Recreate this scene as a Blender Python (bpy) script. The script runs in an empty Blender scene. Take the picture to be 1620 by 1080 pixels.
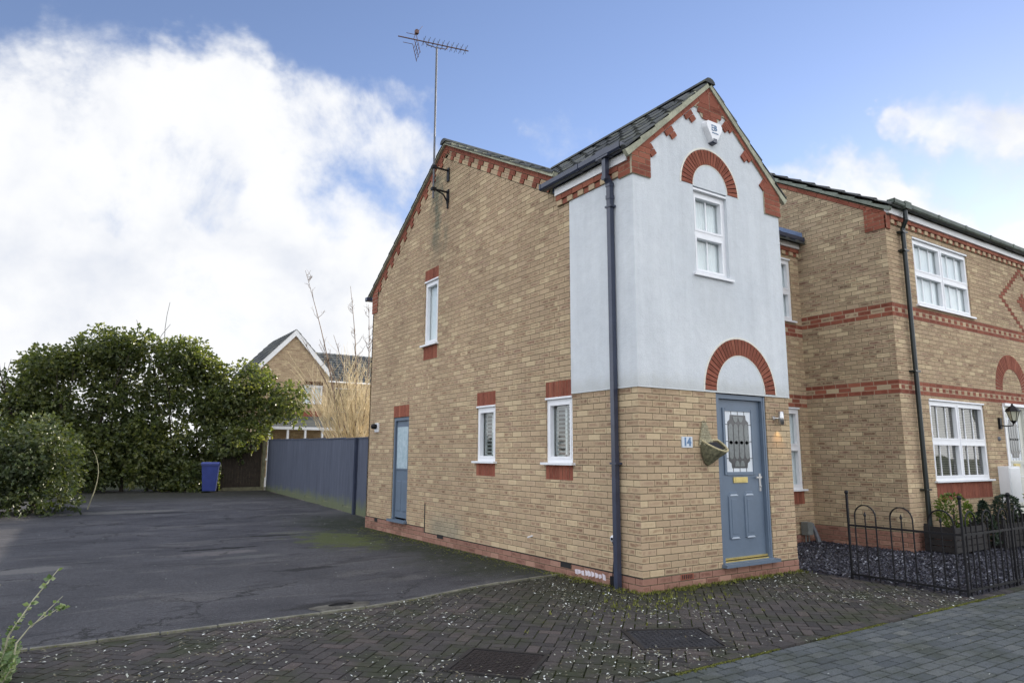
import bpy, bmesh, math, random
from math import sin, cos, pi, radians, sqrt, atan2, floor, ceil
from mathutils import Vector, Matrix, noise as mn
random.seed(7)
SC = bpy.context.scene
COL = SC.collection

# ------------------------------------------------------------------ materials
class NT:
    def __init__(s, name):
        s.m = bpy.data.materials.new(name); s.m.use_nodes = True
        s.t = s.m.node_tree; s.n = s.t.nodes; s.l = s.t.links
        s.b = s.n['Principled BSDF']; s.o = s.n['Material Output']
    def node(s, kind, **kw):
        n = s.n.new(kind)
        for k, v in kw.items():
            if k.startswith('i_'):
                key = k[2:]; key = int(key) if key.isdigit() else key
                n.inputs[key].default_value = v
            else: setattr(n, k, v)
        return n
    def link(s, a, b): s.l.new(a, b)
    def math(s, op, a, b=None, clamp=False):
        n = s.n.new('ShaderNodeMath'); n.operation = op; n.use_clamp = clamp
        for i, x in enumerate((a, b)):
            if x is None: continue
            if isinstance(x, (int, float)): n.inputs[i].default_value = x
            else: s.link(x, n.inputs[i])
        return n.outputs[0]
    def mix(s, f, a, b, mode='MIX'):
        n = s.n.new('ShaderNodeMix'); n.data_type = 'RGBA'; n.blend_type = mode
        for i, x in ((0, f), (6, a), (7, b)):
            if isinstance(x, (int, float)): n.inputs[i].default_value = x
            elif isinstance(x, (tuple, list)): n.inputs[i].default_value = (*x[:3], 1)
            else: s.link(x, n.inputs[i])
        return n.outputs[2]
    def ramp(s, f, stops, interp='LINEAR'):
        n = s.n.new('ShaderNodeValToRGB'); n.color_ramp.interpolation = interp
        e = n.color_ramp.elements
        while len(e) < len(stops): e.new(.5)
        for i, (p, c) in enumerate(stops):
            e[i].position = p; e[i].color = (c, c, c, 1) if isinstance(c, (int, float)) else (*c, 1)
        s.link(f, n.inputs[0]); return n.outputs[0]
    def noise(s, scale, detail=4, rough=.55, vec=None, dist=0):
        n = s.node('ShaderNodeTexNoise', i_Scale=scale, i_Detail=detail, i_Roughness=rough, i_Distortion=dist)
        s.link(vec if vec is not None else s.pos(), n.inputs['Vector']); return n.outputs[0]
    def pos(s):
        if not hasattr(s, '_p'): s._p = s.n.new('ShaderNodeNewGeometry').outputs['Position']
        return s._p
    def sep(s, v=None):
        n = s.n.new('ShaderNodeSeparateXYZ'); s.link(v if v is not None else s.pos(), n.inputs[0]); return n.outputs
    def attr(s, name='rnd'):
        n = s.node('ShaderNodeAttribute', attribute_name=name); return n.outputs['Fac']
    def bump(s, h, strength=.4, dist=.01):
        n = s.node('ShaderNodeBump', i_Strength=strength, i_Distance=dist); s.link(h, n.inputs['Height'])
        s.link(n.outputs[0], s.b.inputs['Normal'])
    def smooth(s, x, a, b):
        n = s.node('ShaderNodeMapRange', interpolation_type='SMOOTHSTEP', i_1=a, i_2=b, i_3=0., i_4=1.)
        s.link(x, n.inputs[0]); return n.outputs[0]
    def fin(s, col=None, rough=.8, metal=0, spec=.4):
        if col is not None:
            if isinstance(col, (tuple, list)): s.b.inputs['Base Color'].default_value = (*col[:3], 1)
            else: s.link(col, s.b.inputs['Base Color'])
        if isinstance(rough, (int, float)): s.b.inputs['Roughness'].default_value = rough
        else: s.link(rough, s.b.inputs['Roughness'])
        s.b.inputs['Metallic'].default_value = metal
        s.b.inputs['Specular IOR Level'].default_value = spec
        return s.m

def simple(name, col, rough=.5, metal=0, var=.12, scale=6, spec=.4, bump=0):
    t = NT(name)
    n = t.noise(scale, 5); n2 = t.noise(scale*7, 3)
    k = t.math('ADD', t.math('MULTIPLY', n, .7), t.math('MULTIPLY', n2, .3))
    lo = tuple(c*(1-var*1.6) for c in col); hi = tuple(min(1, c*(1+var*1.6)) for c in col)
    c = t.ramp(k, [(.3, lo), (.7, hi)])
    if bump: t.bump(n2, bump, .004)
    return t.fin(c, rough, metal, spec)

def brick_mat(name, lo, mid, hi, rimk=.45, stain=False, pink=(.30,.19,.15)):
    t = NT(name)
    r = t.attr('rnd')
    base = t.ramp(r, [(0, lo), (.22, mid), (.42, pink), (.60, mid), (.80, lo), (.86, hi), (1, hi)])
    uv = t.n.new('ShaderNodeUVMap').outputs[0]
    x, y, _ = t.sep(uv)
    du = t.math('MULTIPLY', t.math('MINIMUM', x, t.math('SUBTRACT', 1, x)), 3.3)
    dv = t.math('MINIMUM', y, t.math('SUBTRACT', 1, y))
    d = t.math('MINIMUM', du, dv)
    nz = t.noise(38, 4)
    d = t.math('ADD', d, t.math('MULTIPLY', t.math('SUBTRACT', nz, .5), .25))
    cen = t.smooth(d, .10, .34)
    streak = t.noise(11, 3)
    cen = t.math('MULTIPLY', cen, t.smooth(streak, .30, .60))
    cen = t.math('MULTIPLY', cen, t.ramp(t.math('FRACT', t.math('MULTIPLY', r, 13.7)), [(.15, .15), (.75, 1.0)]))
    dark = t.mix(1, base, (.60,.51,.50), 'MULTIPLY')
    rim = t.mix(.45, base, tuple(min(1, c*1.2) for c in hi))
    c = t.mix(t.math('MULTIPLY', cen, rimk*1.7, True), rim, dark)
    fine = t.noise(160, 3)
    c = t.mix(1, c, t.ramp(fine, [(.3, .84), (.7, 1.12)]), 'MULTIPLY')
    big = t.noise(.55, 4)
    c = t.mix(1, c, t.ramp(big, [(.3, .86), (.7, 1.1)]), 'MULTIPLY')
    if stain:
        px, py, pz = t.sep()
        my = t.math('SUBTRACT', 1, t.smooth(t.math('ABSOLUTE', t.math('SUBTRACT', py, 5.03)), .18, .48))
        mz = t.math('MULTIPLY', t.smooth(pz, 4.7, 5.6), t.math('SUBTRACT', 1, t.smooth(pz, 6.5, 6.75)))
        mx = t.math('LESS_THAN', px, .05)
        nn = t.smooth(t.noise(2.6, 5, .65), .38, .62)
        m = t.math('MULTIPLY', t.math('MULTIPLY', my, mz), t.math('MULTIPLY', mx, nn))
        c = t.mix(t.math('MULTIPLY', m, .85), c, (.13,.14,.105))
        # pale weathering / algae low on the side wall
        low = t.math('MULTIPLY', t.math('MULTIPLY', t.math('SUBTRACT', 1, t.smooth(pz, .25, .62)), mx),
                     t.math('SUBTRACT', 1, t.smooth(t.math('ABSOLUTE', t.math('SUBTRACT', py, 4.6)), .3, .75)))
        c = t.mix(t.math('MULTIPLY', low, .55), c, (.26,.26,.20))
    t.bump(t.math('ADD', fine, t.math('MULTIPLY', nz, .6)), .35, .004)
    return t.fin(c, .9, 0, .2)

M = {}
M['buff'] = brick_mat('buff_brick', (.285,.19,.13), (.40,.285,.185), (.53,.415,.265), .46, True, (.36,.245,.175))
M['buff_dark'] = brick_mat('dark_buff_brick', (.205,.145,.10), (.355,.262,.175), (.50,.405,.265), .55, False, (.29,.20,.148))  # darker, more contrasting buff for the neighbour's side wall
M['red'] = brick_mat('red_brick', (.14,.042,.028), (.225,.070,.046), (.30,.11,.07), .35, False, (.185,.060,.044))
M['plinth'] = brick_mat('plinth_brick', (.17,.085,.062), (.25,.122,.090), (.36,.21,.155), .4, False, (.21,.10,.078))
def mortar_mat():
    t = NT('mortar'); n = t.noise(30, 4)
    return t.fin(t.ramp(n, [(.3, (.12,.105,.068)), (.7, (.205,.185,.125))]), .95, 0, .1)
M['mortar'] = mortar_mat()
M['mortar_light'] = simple('cream_mortar', (.42,.36,.26), .95, var=.15, scale=20)
def render_mat():
    t = NT('white_render')
    a = t.noise(.9, 5, .6); b = t.noise(9, 4); f = t.noise(120, 3)
    px, py, pz = t.sep()
    mp = t.node('ShaderNodeMapping'); mp.inputs['Scale'].default_value = (4, 4, .35); t.link(t.pos(), mp.inputs[0])
    st = t.noise(1.6, 4, .6, mp.outputs[0])
    c = t.ramp(a, [(.3, (.60,.635,.665)), (.7, (.70,.73,.75))])
    c = t.mix(1, c, t.ramp(st, [(.3, .93), (.65, 1.03)]), 'MULTIPLY')
    c = t.mix(1, c, t.ramp(b, [(.35, .965), (.7, 1.02)]), 'MULTIPLY')
    # drip stains under the sill and along the foot of the render
    def bell(x, c0, w0): return t.math('SUBTRACT', 1, t.smooth(t.math('ABSOLUTE', t.math('SUBTRACT', x, c0)), w0*.3, w0))
    drip = t.math('MULTIPLY', t.math('MULTIPLY', bell(px, 1.37, .55), bell(pz, 3.35, .65)), t.smooth(st, .42, .6))
    foot = t.math('MULTIPLY', t.math('SUBTRACT', 1, t.smooth(t.math('ADD', pz, t.math('MULTIPLY', b, -.25)), 2.14, 2.36)), .5)
    c = t.mix(t.math('MULTIPLY', drip, .22), c, (.40,.42,.42)); c = t.mix(foot, c, (.45,.46,.43))
    t.bump(t.math('ADD', f, t.math('MULTIPLY', b, 1.2)), .6, .01)
    return t.fin(c, .9, 0, .2)
M['render'] = render_mat()
M['cream'] = simple('cream_render_edge', (.72,.70,.62), .9, var=.06)
M['upvc'] = simple('white_plastic', (.80,.81,.83), .35, var=.03)
M['white'] = simple('white_board', (.78,.78,.78), .5, var=.05)
M['door'] = simple('grey_blue_door', (.125,.165,.22), .42, var=.06, scale=3)
M['doorhighlight'] = simple('door_highlight', (.46,.52,.60), .4, var=.05)  # pale colour of the painted highlights on the door panels
M['navy'] = simple('dark_blue_plastic', (.035,.044,.075), .28, var=.15, spec=.6)
M['green'] = simple('dark_green_plastic', (.008,.014,.014), .3, var=.15, spec=.5)
M['mossgut'] = simple('moss_green_gutter', (.085,.105,.085), .6, var=.3, scale=9)
M['iron'] = simple('black_iron', (.007,.007,.009), .5, var=.2, spec=.25)
M['galv'] = simple('galvanised_steel', (.13,.135,.15), .6, .2, var=.25, scale=12)
M['rust'] = simple('rusty_metal', (.13,.075,.065), .6, .3, var=.3, scale=12)
M['brass'] = simple('brass', (.62,.50,.20), .35, .7, var=.1)
M['verge'] = simple('mossy_verge_mortar', (.36,.36,.27), .95, var=.28, scale=5)
M['dark'] = simple('dark_gap', (.02,.02,.02), .9)
M['lining'] = simple('room_lining', (.20,.19,.18), .9)
M['blindw'] = simple('white_shutter', (.75,.75,.74), .5, var=.03)
M['net'] = simple('net_curtain', (.95,.96,.98), .9, var=.03)
M['venetian'] = simple('beige_blind', (.62,.56,.46), .6, var=.06)
M['lead'] = simple('lead_flashing', (.14,.19,.30), .45, .2, var=.25)
M['chrome'] = simple('brushed_steel', (.55,.55,.55), .3, .9, var=.05)
M['plaque'] = simple('white_plaque', (.58,.63,.68), .4, var=.02)
M['ink'] = simple('blue_ink', (.13,.22,.36), .6)
M['grime'] = simple('grey_green_box', (.16,.17,.16), .7)

def glass_mat(name='window_glass', tint=(.8,.85,.85), refl=1.0):
    t = NT(name); t.n.remove(t.b)
    geo = t.n.new('ShaderNodeNewGeometry'); dt = t.n.new('ShaderNodeVectorMath'); dt.operation = 'DOT_PRODUCT'
    t.link(geo.outputs['Incoming'], dt.inputs[0]); t.link(geo.outputs['Normal'], dt.inputs[1])
    sch = t.math('POWER', t.math('SUBTRACT', 1, t.math('ABSOLUTE', dt.outputs['Value']), True), 5)
    g = t.node('ShaderNodeBsdfGlossy', i_Roughness=.02); g.inputs['Color'].default_value = (refl, refl, refl, 1)
    tr = t.node('ShaderNodeBsdfTransparent'); tr.inputs['Color'].default_value = (*tint, 1)
    mx = t.node('ShaderNodeMixShader')
    f = t.math('ADD', t.math('MULTIPLY', sch, .9), .09, True)
    t.link(f, mx.inputs[0]); t.link(tr.outputs[0], mx.inputs[1]); t.link(g.outputs[0], mx.inputs[2])
    t.link(mx.outputs[0], t.o.inputs['Surface'])
    return t.m
M['glass'] = glass_mat()
def frosted():
    t = NT('frosted_glass'); n = t.noise(14, 3)
    return t.fin(t.ramp(n, [(.3, (.36,.47,.53)), (.7, (.50,.60,.66))]), .18, 0, .6)
M['frost'] = frosted()
M['leadglass'] = simple('smoky_leaded_glass', (.035,.035,.04), .2, spec=.6, var=.2, scale=20)
M['ovalglass'] = simple('grey_textured_glass', (.13,.145,.145), .22, spec=.6, var=.2, scale=30)
M['whiteglass'] = simple('white_obscure_glass', (.62,.66,.70), .25, spec=.5, var=.05)

def tile_mat():
    t = NT('mossy_roof_tiles'); r = t.attr()
    c = t.ramp(r, [(0, (.050,.054,.060)), (.6, (.082,.087,.090)), (1, (.12,.125,.12))])
    m = t.smooth(t.noise(5, 5, .65), .48, .66)
    c = t.mix(t.math('MULTIPLY', m, .5), c, (.125,.13,.085))
    t.bump(t.noise(60, 4), .5, .006)
    return t.fin(c, .85, 0, .3)
M['tile'] = tile_mat()

def asphalt():
    t = NT('worn_asphalt')
    a = t.noise(.7, 5, .6); f = t.noise(140, 3, .7); b = t.noise(5, 5, .65)
    c = t.ramp(a, [(.3, (.042,.042,.049)), (.62, (.080,.079,.087))])
    mp = t.node('ShaderNodeMapping'); mp.inputs['Scale'].default_value = (.45, 1.5, 1); t.link(t.pos(), mp.inputs[0])
    pat = t.smooth(t.noise(.9, 5, .6, mp.outputs[0], .8), .54, .66)
    c = t.mix(t.math('MULTIPLY', pat, .6), c, (.12,.115,.115))
    wet = t.smooth(t.noise(1.6, 4, .55, mp.outputs[0], 1.2), .55, .66)
    c = t.mix(t.math('MULTIPLY', wet, .6), c, (.022,.022,.026))
    f2 = t.noise(38, 3, .75)
    c = t.mix(1, c, t.ramp(f, [(.28, .25), (.7, 1.8)]), 'MULTIPLY'); c = t.mix(1, c, t.ramp(f2, [(.3, .62), (.7, 1.38)]), 'MULTIPLY')
    px, py, pz = t.sep(); bb_ = t.noise(3.2, 5, .7)
    for (sx, sy, rx, ry, sc, am) in ((-3.15,6.25,.55,.10,(.008,.008,.009),.95), (-3.3,5.75,.7,.22,(.15,.14,.14),.8), (-2.9,5.1,.55,.16,(.13,.13,.13),.7), (-3.9,5.5,.4,.2,(.10,.10,.11),.6), (-5.6,5.35,.55,.25,(.16,.155,.15),.8),
          (-1.9,7.6,.5,.12,(.012,.013,.010),.9), (-1.5,7.9,.55,.12,(.12,.12,.09),.6), (-2.6,3.6,.45,.12,(.012,.012,.014),.8), (-4.2,13.8,1.3,.4,(.17,.165,.15),.7), (-3.2,13.2,.8,.18,(.015,.015,.017),.8), (-2.97,1.3,.5,.16,(.016,.015,.016),.8)):
        ddx = t.math('DIVIDE', t.math('SUBTRACT', px, sx), rx); ddy = t.math('DIVIDE', t.math('SUBTRACT', py, sy), ry)
        q = t.math('SQRT', t.math('ADD', t.math('MULTIPLY', ddx, ddx), t.math('MULTIPLY', ddy, ddy)))
        c = t.mix(t.math('MULTIPLY', t.math('SUBTRACT', 1, t.smooth(t.math('ADD', q, t.math('MULTIPLY', t.math('SUBTRACT', bb_, .5), 2.6)), .6, 1.25)), am), c, sc)
    vc = t.node('ShaderNodeTexVoronoi', feature='DISTANCE_TO_EDGE', i_Scale=.55)
    dv_ = t.n.new('ShaderNodeVectorMath'); dv_.operation = 'ADD'; nv = t.node('ShaderNodeTexNoise', i_Scale=2.2, i_Detail=5., i_Roughness=.7); t.link(t.pos(), nv.inputs['Vector'])
    t.link(t.pos(), dv_.inputs[0]); t.link(nv.outputs['Color'], dv_.inputs[1]); t.link(dv_.outputs[0], vc.inputs['Vector'])
    crk = t.math('MULTIPLY', t.math('SUBTRACT', 1, t.smooth(vc.outputs['Distance'], .004, .022)), t.smooth(t.noise(.35, 3), .48, .58))
    c = t.mix(t.math('MULTIPLY', crk, .8), c, (.012,.012,.012))
    gr_ = t.noise(210, 2, .8); c = t.mix(t.math('MULTIPLY', t.smooth(gr_, .66, .74), .55), c, (.30,.30,.30)); gd_ = t.noise(150, 2, .8); c = t.mix(t.math('MULTIPLY', t.smooth(gd_, .64, .72), .6), c, (.012,.012,.014))
    # moss along the wall
    dw = t.smooth(t.math('ADD', t.math('ADD', px, t.math('MULTIPLY', t.noise(1.1, 4), 2.0)), -1.0), -1.5, -.35)
    yy = t.math('MULTIPLY', t.smooth(py, .8, 2.2), t.math('SUBTRACT', 1, t.smooth(py, 9, 12)))
    mo = t.math('MULTIPLY', t.math('MULTIPLY', dw, yy), t.smooth(b, .25, .5))
    c = t.mix(t.math('MULTIPLY', mo, .92), c, t.ramp(t.noise(18, 3), [(.35, (.010,.014,.008)), (.7, (.035,.045,.018))]))
    # bright moss patch
    ex = t.math('MULTIPLY', t.math('ADD', px, 1.15), .9); ey = t.math('MULTIPLY', t.math('SUBTRACT', py, 6.4), .45)
    dd = t.math('SQRT', t.math('ADD', t.math('MULTIPLY', ex, ex), t.math('MULTIPLY', ey, ey)))
    mm = t.math('MULTIPLY', t.math('SUBTRACT', 1, t.smooth(t.math('ADD', dd, t.math('MULTIPLY', t.math('SUBTRACT', t.noise(2.6, 6, .75), .5), 2.4)), .25, .75)), .75)
    c = t.mix(mm, c, (.085,.105,.02))
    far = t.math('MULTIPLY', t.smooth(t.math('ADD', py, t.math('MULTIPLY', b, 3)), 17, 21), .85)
    c = t.mix(far, c, (.022,.022,.014))  # darker colour towards the far end of the drive
    t.bump(t.math('ADD', t.math('ADD', f, t.math('MULTIPLY', f2, 1.2)), t.math('MULTIPLY', b, 1.5)), .8, .016)
    return t.fin(c, .82, 0, .35)
M['asphalt'] = asphalt()
def paver(name, stops, moss):
    t = NT(name); r = t.attr()
    c = t.ramp(r, stops)
    n = t.noise(90, 3, .7); c = t.mix(1, c, t.ramp(n, [(.3, .6), (.7, 1.4)]), 'MULTIPLY')
    m = t.smooth(t.noise(1.4, 5, .7), .44, .66)
    c = t.mix(t.math('MULTIPLY', m, moss), c, (.030,.036,.015))
    px, py, pz = t.sep(); wn_ = t.noise(4, 4, .65)
    near = t.math('SUBTRACT', 1, t.smooth(t.math('ADD', t.math('SUBTRACT', -.02, py), t.math('MULTIPLY', wn_, .5)), .25, .95))
    near = t.math('MULTIPLY', near, t.smooth(px, -2.2, -.3))
    c = t.mix(t.math('MULTIPLY', near, moss*.85), c, (.022,.024,.012))
    t.bump(n, .4, .006)
    return t.fin(c, .8, 0, .35)
M['paver'] = paver('dark_block_paver', [(0, (.030,.027,.027)), (.5, (.052,.046,.045)), (1, (.080,.064,.060))], .85)
M['roadpaver'] = paver('grey_block_paver', [(0, (.058,.066,.072)), (.5, (.082,.092,.097)), (1, (.115,.122,.118))], .55)
def joint():
    t = NT('mossy_joint_sand'); n = t.noise(7, 4)
    return t.fin(t.ramp(n, [(.35, (.014,.014,.012)), (.6, (.04,.048,.016)), (.8, (.07,.075,.025))]), .95, 0, .1)
M['joint'] = joint()
def soil():
    t = NT('ground_soil'); n = t.noise(.9, 5); m = t.noise(20, 4)
    c = t.ramp(n, [(.35, (.030,.028,.016)), (.65, (.045,.058,.022))])
    c = t.mix(1, c, t.ramp(m, [(.3, .6), (.7, 1.4)]), 'MULTIPLY'); t.bump(m, .6, .03)
    return t.fin(c, .95, 0, .1)
M['soil'] = soil()
M['kerb'] = simple('concrete_edging', (.15,.145,.115), .9, var=.35, scale=5)
def slate():
    t = NT('slate_chippings'); r = t.attr()
    return t.fin(t.ramp(r, [(0, (.010,.010,.015)), (.55, (.028,.028,.042)), (.88, (.06,.06,.085)), (1, (.30,.31,.35))]), .5, 0, .5)
M['slate'] = slate()
def litter():
    t = NT('dead_leaf_litter'); r = t.attr()
    return t.fin(t.ramp(r, [(0, (.10,.08,.045)), (.35, (.22,.21,.15)), (.7, (.40,.41,.36)), (1, (.70,.72,.70))]), .8, 0, .3)
M['litter'] = litter()
def leafmat(name, stops, trans=.35, rough=.45):
    t = NT(name); r = t.attr()
    n = t.noise(.8, 3); k = t.math('ADD', t.math('MULTIPLY', r, .65), t.math('MULTIPLY', n, .35))
    c = t.ramp(k, stops); t.fin(c, rough, 0, .4)
    tr = t.node('ShaderNodeBsdfTranslucent'); t.link(t.mix(1, c, (1.9,1.9,.7), 'MULTIPLY'), tr.inputs['Color'])
    mx = t.node('ShaderNodeMixShader', i_0=trans)
    t.link(t.b.outputs[0], mx.inputs[1]); t.link(tr.outputs[0], mx.inputs[2]); t.link(mx.outputs[0], t.o.inputs['Surface'])
    return t.m
M['leaf'] = leafmat('evergreen_leaves', [(.1, (.032,.046,.021)), (.45, (.075,.098,.040)), (.75, (.15,.165,.065)), (1, (.30,.29,.13))], .45, .32)
M['leaf2'] = leafmat('dull_hedge_leaves', [(.1, (.025,.04,.016)), (.45, (.05,.07,.028)), (.75, (.085,.10,.04)), (1, (.15,.15,.07))], .25)
M['leafpale'] = leafmat('pale_shrub_leaves', [(.1, (.07,.12,.05)), (.5, (.17,.24,.11)), (1, (.45,.48,.30))], .3)
M['conifer'] = leafmat('bright_conifer', [(.1, (.04,.07,.015)), (.5, (.11,.16,.03)), (1, (.25,.28,.06))], .3)
M['darkplant'] = leafmat('dark_blue_conifer', [(.1, (.018,.03,.022)), (.5, (.04,.06,.045)), (1, (.08,.11,.08))], .2)
M['moss'] = leafmat('yellow_green_moss', [(.1, (.05,.055,.014)), (.5, (.13,.14,.028)), (1, (.30,.31,.08))], .2, .9)
M['bark'] = simple('dark_bark', (.05,.04,.03), .9, var=.3, scale=14)
M['gold'] = simple('golden_bark', (.58,.47,.28), .6, var=.3, scale=3)
M['twig'] = simple('grey_brown_twig', (.17,.12,.09), .8, var=.3, scale=5)
M['palestem'] = simple('pale_stem', (.33,.32,.22), .7, var=.2)
def fencemat():
    t = NT('blue_grey_fence_stain'); r = t.attr()
    mp = t.node('ShaderNodeMapping'); mp.inputs['Scale'].default_value = (6, 6, .5); t.link(t.pos(), mp.inputs[0])
    n = t.noise(3, 5, .6, mp.outputs[0])
    c = t.ramp(r, [(0, (.082,.094,.130)), (1, (.094,.106,.145))]); c = t.mix(1, c, t.ramp(n, [(.3, .75), (.7, 1.2)]), 'MULTIPLY')
    z = t.sep()[2]; g = t.math('MULTIPLY', t.math('SUBTRACT', 1, t.smooth(t.math('ADD', z, t.math('MULTIPLY', t.noise(2.5, 3), -.5)), -.1, .22)), .7)
    c = t.mix(g, c, (.15,.17,.07))
    return t.fin(c, .8, 0, .3)
M['fence'] = fencemat()
M['wood'] = simple('weathered_green_timber', (.15,.14,.085), .9, var=.3, scale=8)
M['brownwood'] = simple('brown_timber', (.035,.026,.018), .85, var=.25, scale=8)
M['planter'] = simple('dark_stained_timber', (.018,.016,.016), .6, var=.3, scale=9)
M['bin'] = simple('blue_bin_plastic', (.028,.045,.19), .5, var=.1)
M['strawrim'] = simple('straw_rim', (.46,.40,.24), .85, var=.25, scale=40)
M['seagrassdark'] = simple('dark_seagrass', (.13,.125,.075), .85, var=.5, scale=30, bump=.8)
M['rattan'] = simple('woven_seagrass', (.33,.30,.20), .85, var=.35, scale=40, bump=.8)
M['basketdark'] = simple('basket_inner_shade', (.012,.012,.016), .7)  # black that paints the shade inside the basket
M['castiron'] = simple('rusty_cast_iron', (.026,.020,.019), .7, .2, var=.3, scale=20, bump=.6)
M['neutraldoor'] = simple('cream_door', (.62,.62,.55), .4, var=.04)
M['efflo'] = simple('efflorescence', (.62,.56,.60), .95, var=.1)
def lampglow(name, col, s):
    t = NT(name); t.b.inputs['Emission Color'].default_value = (*col, 1); t.b.inputs['Emission Strength'].default_value = s
    return t.fin(col, .3)
M['glow'] = lampglow('lit_lamp_glass', (1, .75, .35), 3)
M['lanternglass'] = simple('lantern_glass', (.55,.55,.42), .2, spec=.6)

# ------------------------------------------------------------------ mesh builder
class Fr:   # plane frame: u, v, n -> world
    def __init__(s, o, u, v, n): s.o = Vector(o); s.u = Vector(u); s.v = Vector(v); s.n = Vector(n)
    def __call__(s, u, v, n=0): return s.o + s.u*u + s.v*v + s.n*n
XYZ = Fr((0,0,0), (1,0,0), (0,1,0), (0,0,1))

class MB:
    def __init__(s): s.v = []; s.f = []; s.r = []; s.m = []; s.uv = []
    def add(s, pts, faces, rnd=.5, mat=0, uvs=None):
        b = len(s.v); s.v += [tuple(p) for p in pts]
        for k, f in enumerate(faces):
            s.f.append([b+i for i in f]); s.r.append(rnd); s.m.append(mat)
            s.uv.append(uvs[k] if uvs and uvs[k] else [(0, 0)]*len(f))
    def box(s, u0, u1, v0, v1, n0, n1, fr=XYZ, rnd=.5, mat=0):
        p = [fr(u, v, n) for n in (n0, n1) for v in (v0, v1) for u in (u0, u1)]
        s.add(p, [(0,2,3,1), (4,5,7,6), (0,1,5,4), (2,6,7,3), (0,4,6,2), (1,3,7,5)], rnd, mat)
    def prism(s, poly, n0, n1, fr=XYZ, rnd=.5, mat=0, uv=None, back=False, inset=0):
        k = len(poly)
        if k < 3: return
        cx = sum(p[0] for p in poly)/k; cy = sum(p[1] for p in poly)/k
        top = poly
        if inset:
            top = []
            for x, y in poly:
                dx, dy = x-cx, y-cy; d = sqrt(dx*dx+dy*dy) or 1; q = max(0, 1-inset/d); top.append((cx+dx*q, cy+dy*q))
        pts = [fr(x, y, n0) for x, y in poly] + [fr(x, y, n1) for x, y in top]
        faces = [tuple(range(k, 2*k))] + [(i, (i+1) % k, k+(i+1) % k, k+i) for i in range(k)]
        uvs = [uv] + [None]*k
        if back: faces.append(tuple(reversed(range(k)))); uvs.append(None)
        s.add(pts, faces, rnd, mat, uvs)
    def tube(s, pts, rad, sides=6, rnd=.5, mat=0, cap=True):
        pts = [Vector(p) for p in pts]; n = len(pts)
        if not isinstance(rad, (list, tuple)): rad = [rad]*n
        b = []; up = None
        for i, p in enumerate(pts):
            d = (pts[min(i+1, n-1)] - pts[max(i-1, 0)])
            if d.length < 1e-9: d = Vector((0,0,1))
            d.normalize()
            if up is None: up = Vector((0,0,1)) if abs(d.z) < .9 else Vector((1,0,0))
            x = d.cross(up)
            if x.length < 1e-6: x = d.cross(Vector((0,1,0)))
            x.normalize(); y = x.cross(d).normalized(); up = y
            for k in range(sides):
                a = 2*pi*(k+.5)/sides; b.append(p + (x*cos(a) + y*sin(a))*rad[i])
        f = [(i*sides+k, i*sides+(k+1) % sides, (i+1)*sides+(k+1) % sides, (i+1)*sides+k) for i in range(n-1) for k in range(sides)]
        if cap: f += [tuple(range(sides-1, -1, -1)), tuple(range((n-1)*sides, n*sides))]
        s.add(b, f, rnd, mat)
    def lathe(s, prof, fr=XYZ, seg=16, rnd=.5, mat=0, a0=0, a1=2*pi):
        full = abs(a1-a0-2*pi) < 1e-6; m = seg if full else seg+1
        pts = [fr(r*cos(a0+(a1-a0)*k/seg), r*sin(a0+(a1-a0)*k/seg), z) for r, z in prof for k in range(m)]
        f = []
        for i in range(len(prof)-1):
            for k in range(seg if full else m-1):
                k2 = (k+1) % m; f.append((i*m+k, i*m+k2, (i+1)*m+k2, (i+1)*m+k))
        s.add(pts, f, rnd, mat)
    def arc(s, cx, cy, r0, r1, a0, a1, n0, n1, fr, nseg, gap=.0, mat=0, rj=True):
        for k in range(nseg):
            b0 = a0+(a1-a0)*(k/nseg); b1 = a0+(a1-a0)*((k+1)/nseg); g = gap/((r0+r1))
            b0 += g; b1 -= g
            poly = [(cx+r0*cos(b0), cy+r0*sin(b0)), (cx+r1*cos(b0), cy+r1*sin(b0)), (cx+r1*cos(b1), cy+r1*sin(b1)), (cx+r0*cos(b1), cy+r0*sin(b1))]
            s.prism(poly, n0, n1, fr, random.random() if rj else .5, mat, [(0,0),(1,0),(1,1),(0,1)])
    def build(s, name, mats, parent=None, smooth=False):
        me = bpy.data.meshes.new(name); me.from_pydata(s.v, [], s.f); me.update()
        if not isinstance(mats, (list, tuple)): mats = [mats]
        for m in mats: me.materials.append(M[m] if isinstance(m, str) else m)
        me.polygons.foreach_set('material_index', s.m)
        a = me.attributes.new('rnd', 'FLOAT', 'FACE'); a.data.foreach_set('value', s.r)
        if any(u[0] != u[-1] for u in s.uv):
            l = me.uv_layers.new(name='UVMap'); l.data.foreach_set('uv', [c for u in s.uv for p in u for c in p])
        if smooth: me.polygons.foreach_set('use_smooth', [True]*len(s.f))
        o = bpy.data.objects.new(name, me); COL.objects.link(o)
        if parent:
            o.parent = parent; o.matrix_parent_inverse = parent.matrix_world.inverted() if False else Matrix.Translation(-parent.location)
        return o

def empty(name, loc, label, cat, group=None):
    o = bpy.data.objects.new(name, None); COL.objects.link(o); o.location = loc; o.empty_display_size = .2
    o['label'] = label; o['category'] = cat
    if group: o['group'] = group
    return o
def tag(o, label, cat, group=None, kind=None):
    if label: o['label'] = label
    if cat: o['category'] = cat
    if group: o['group'] = group
    if kind: o['kind'] = kind
    return o
def struct(o): o['kind'] = 'structure'; return o

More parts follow.
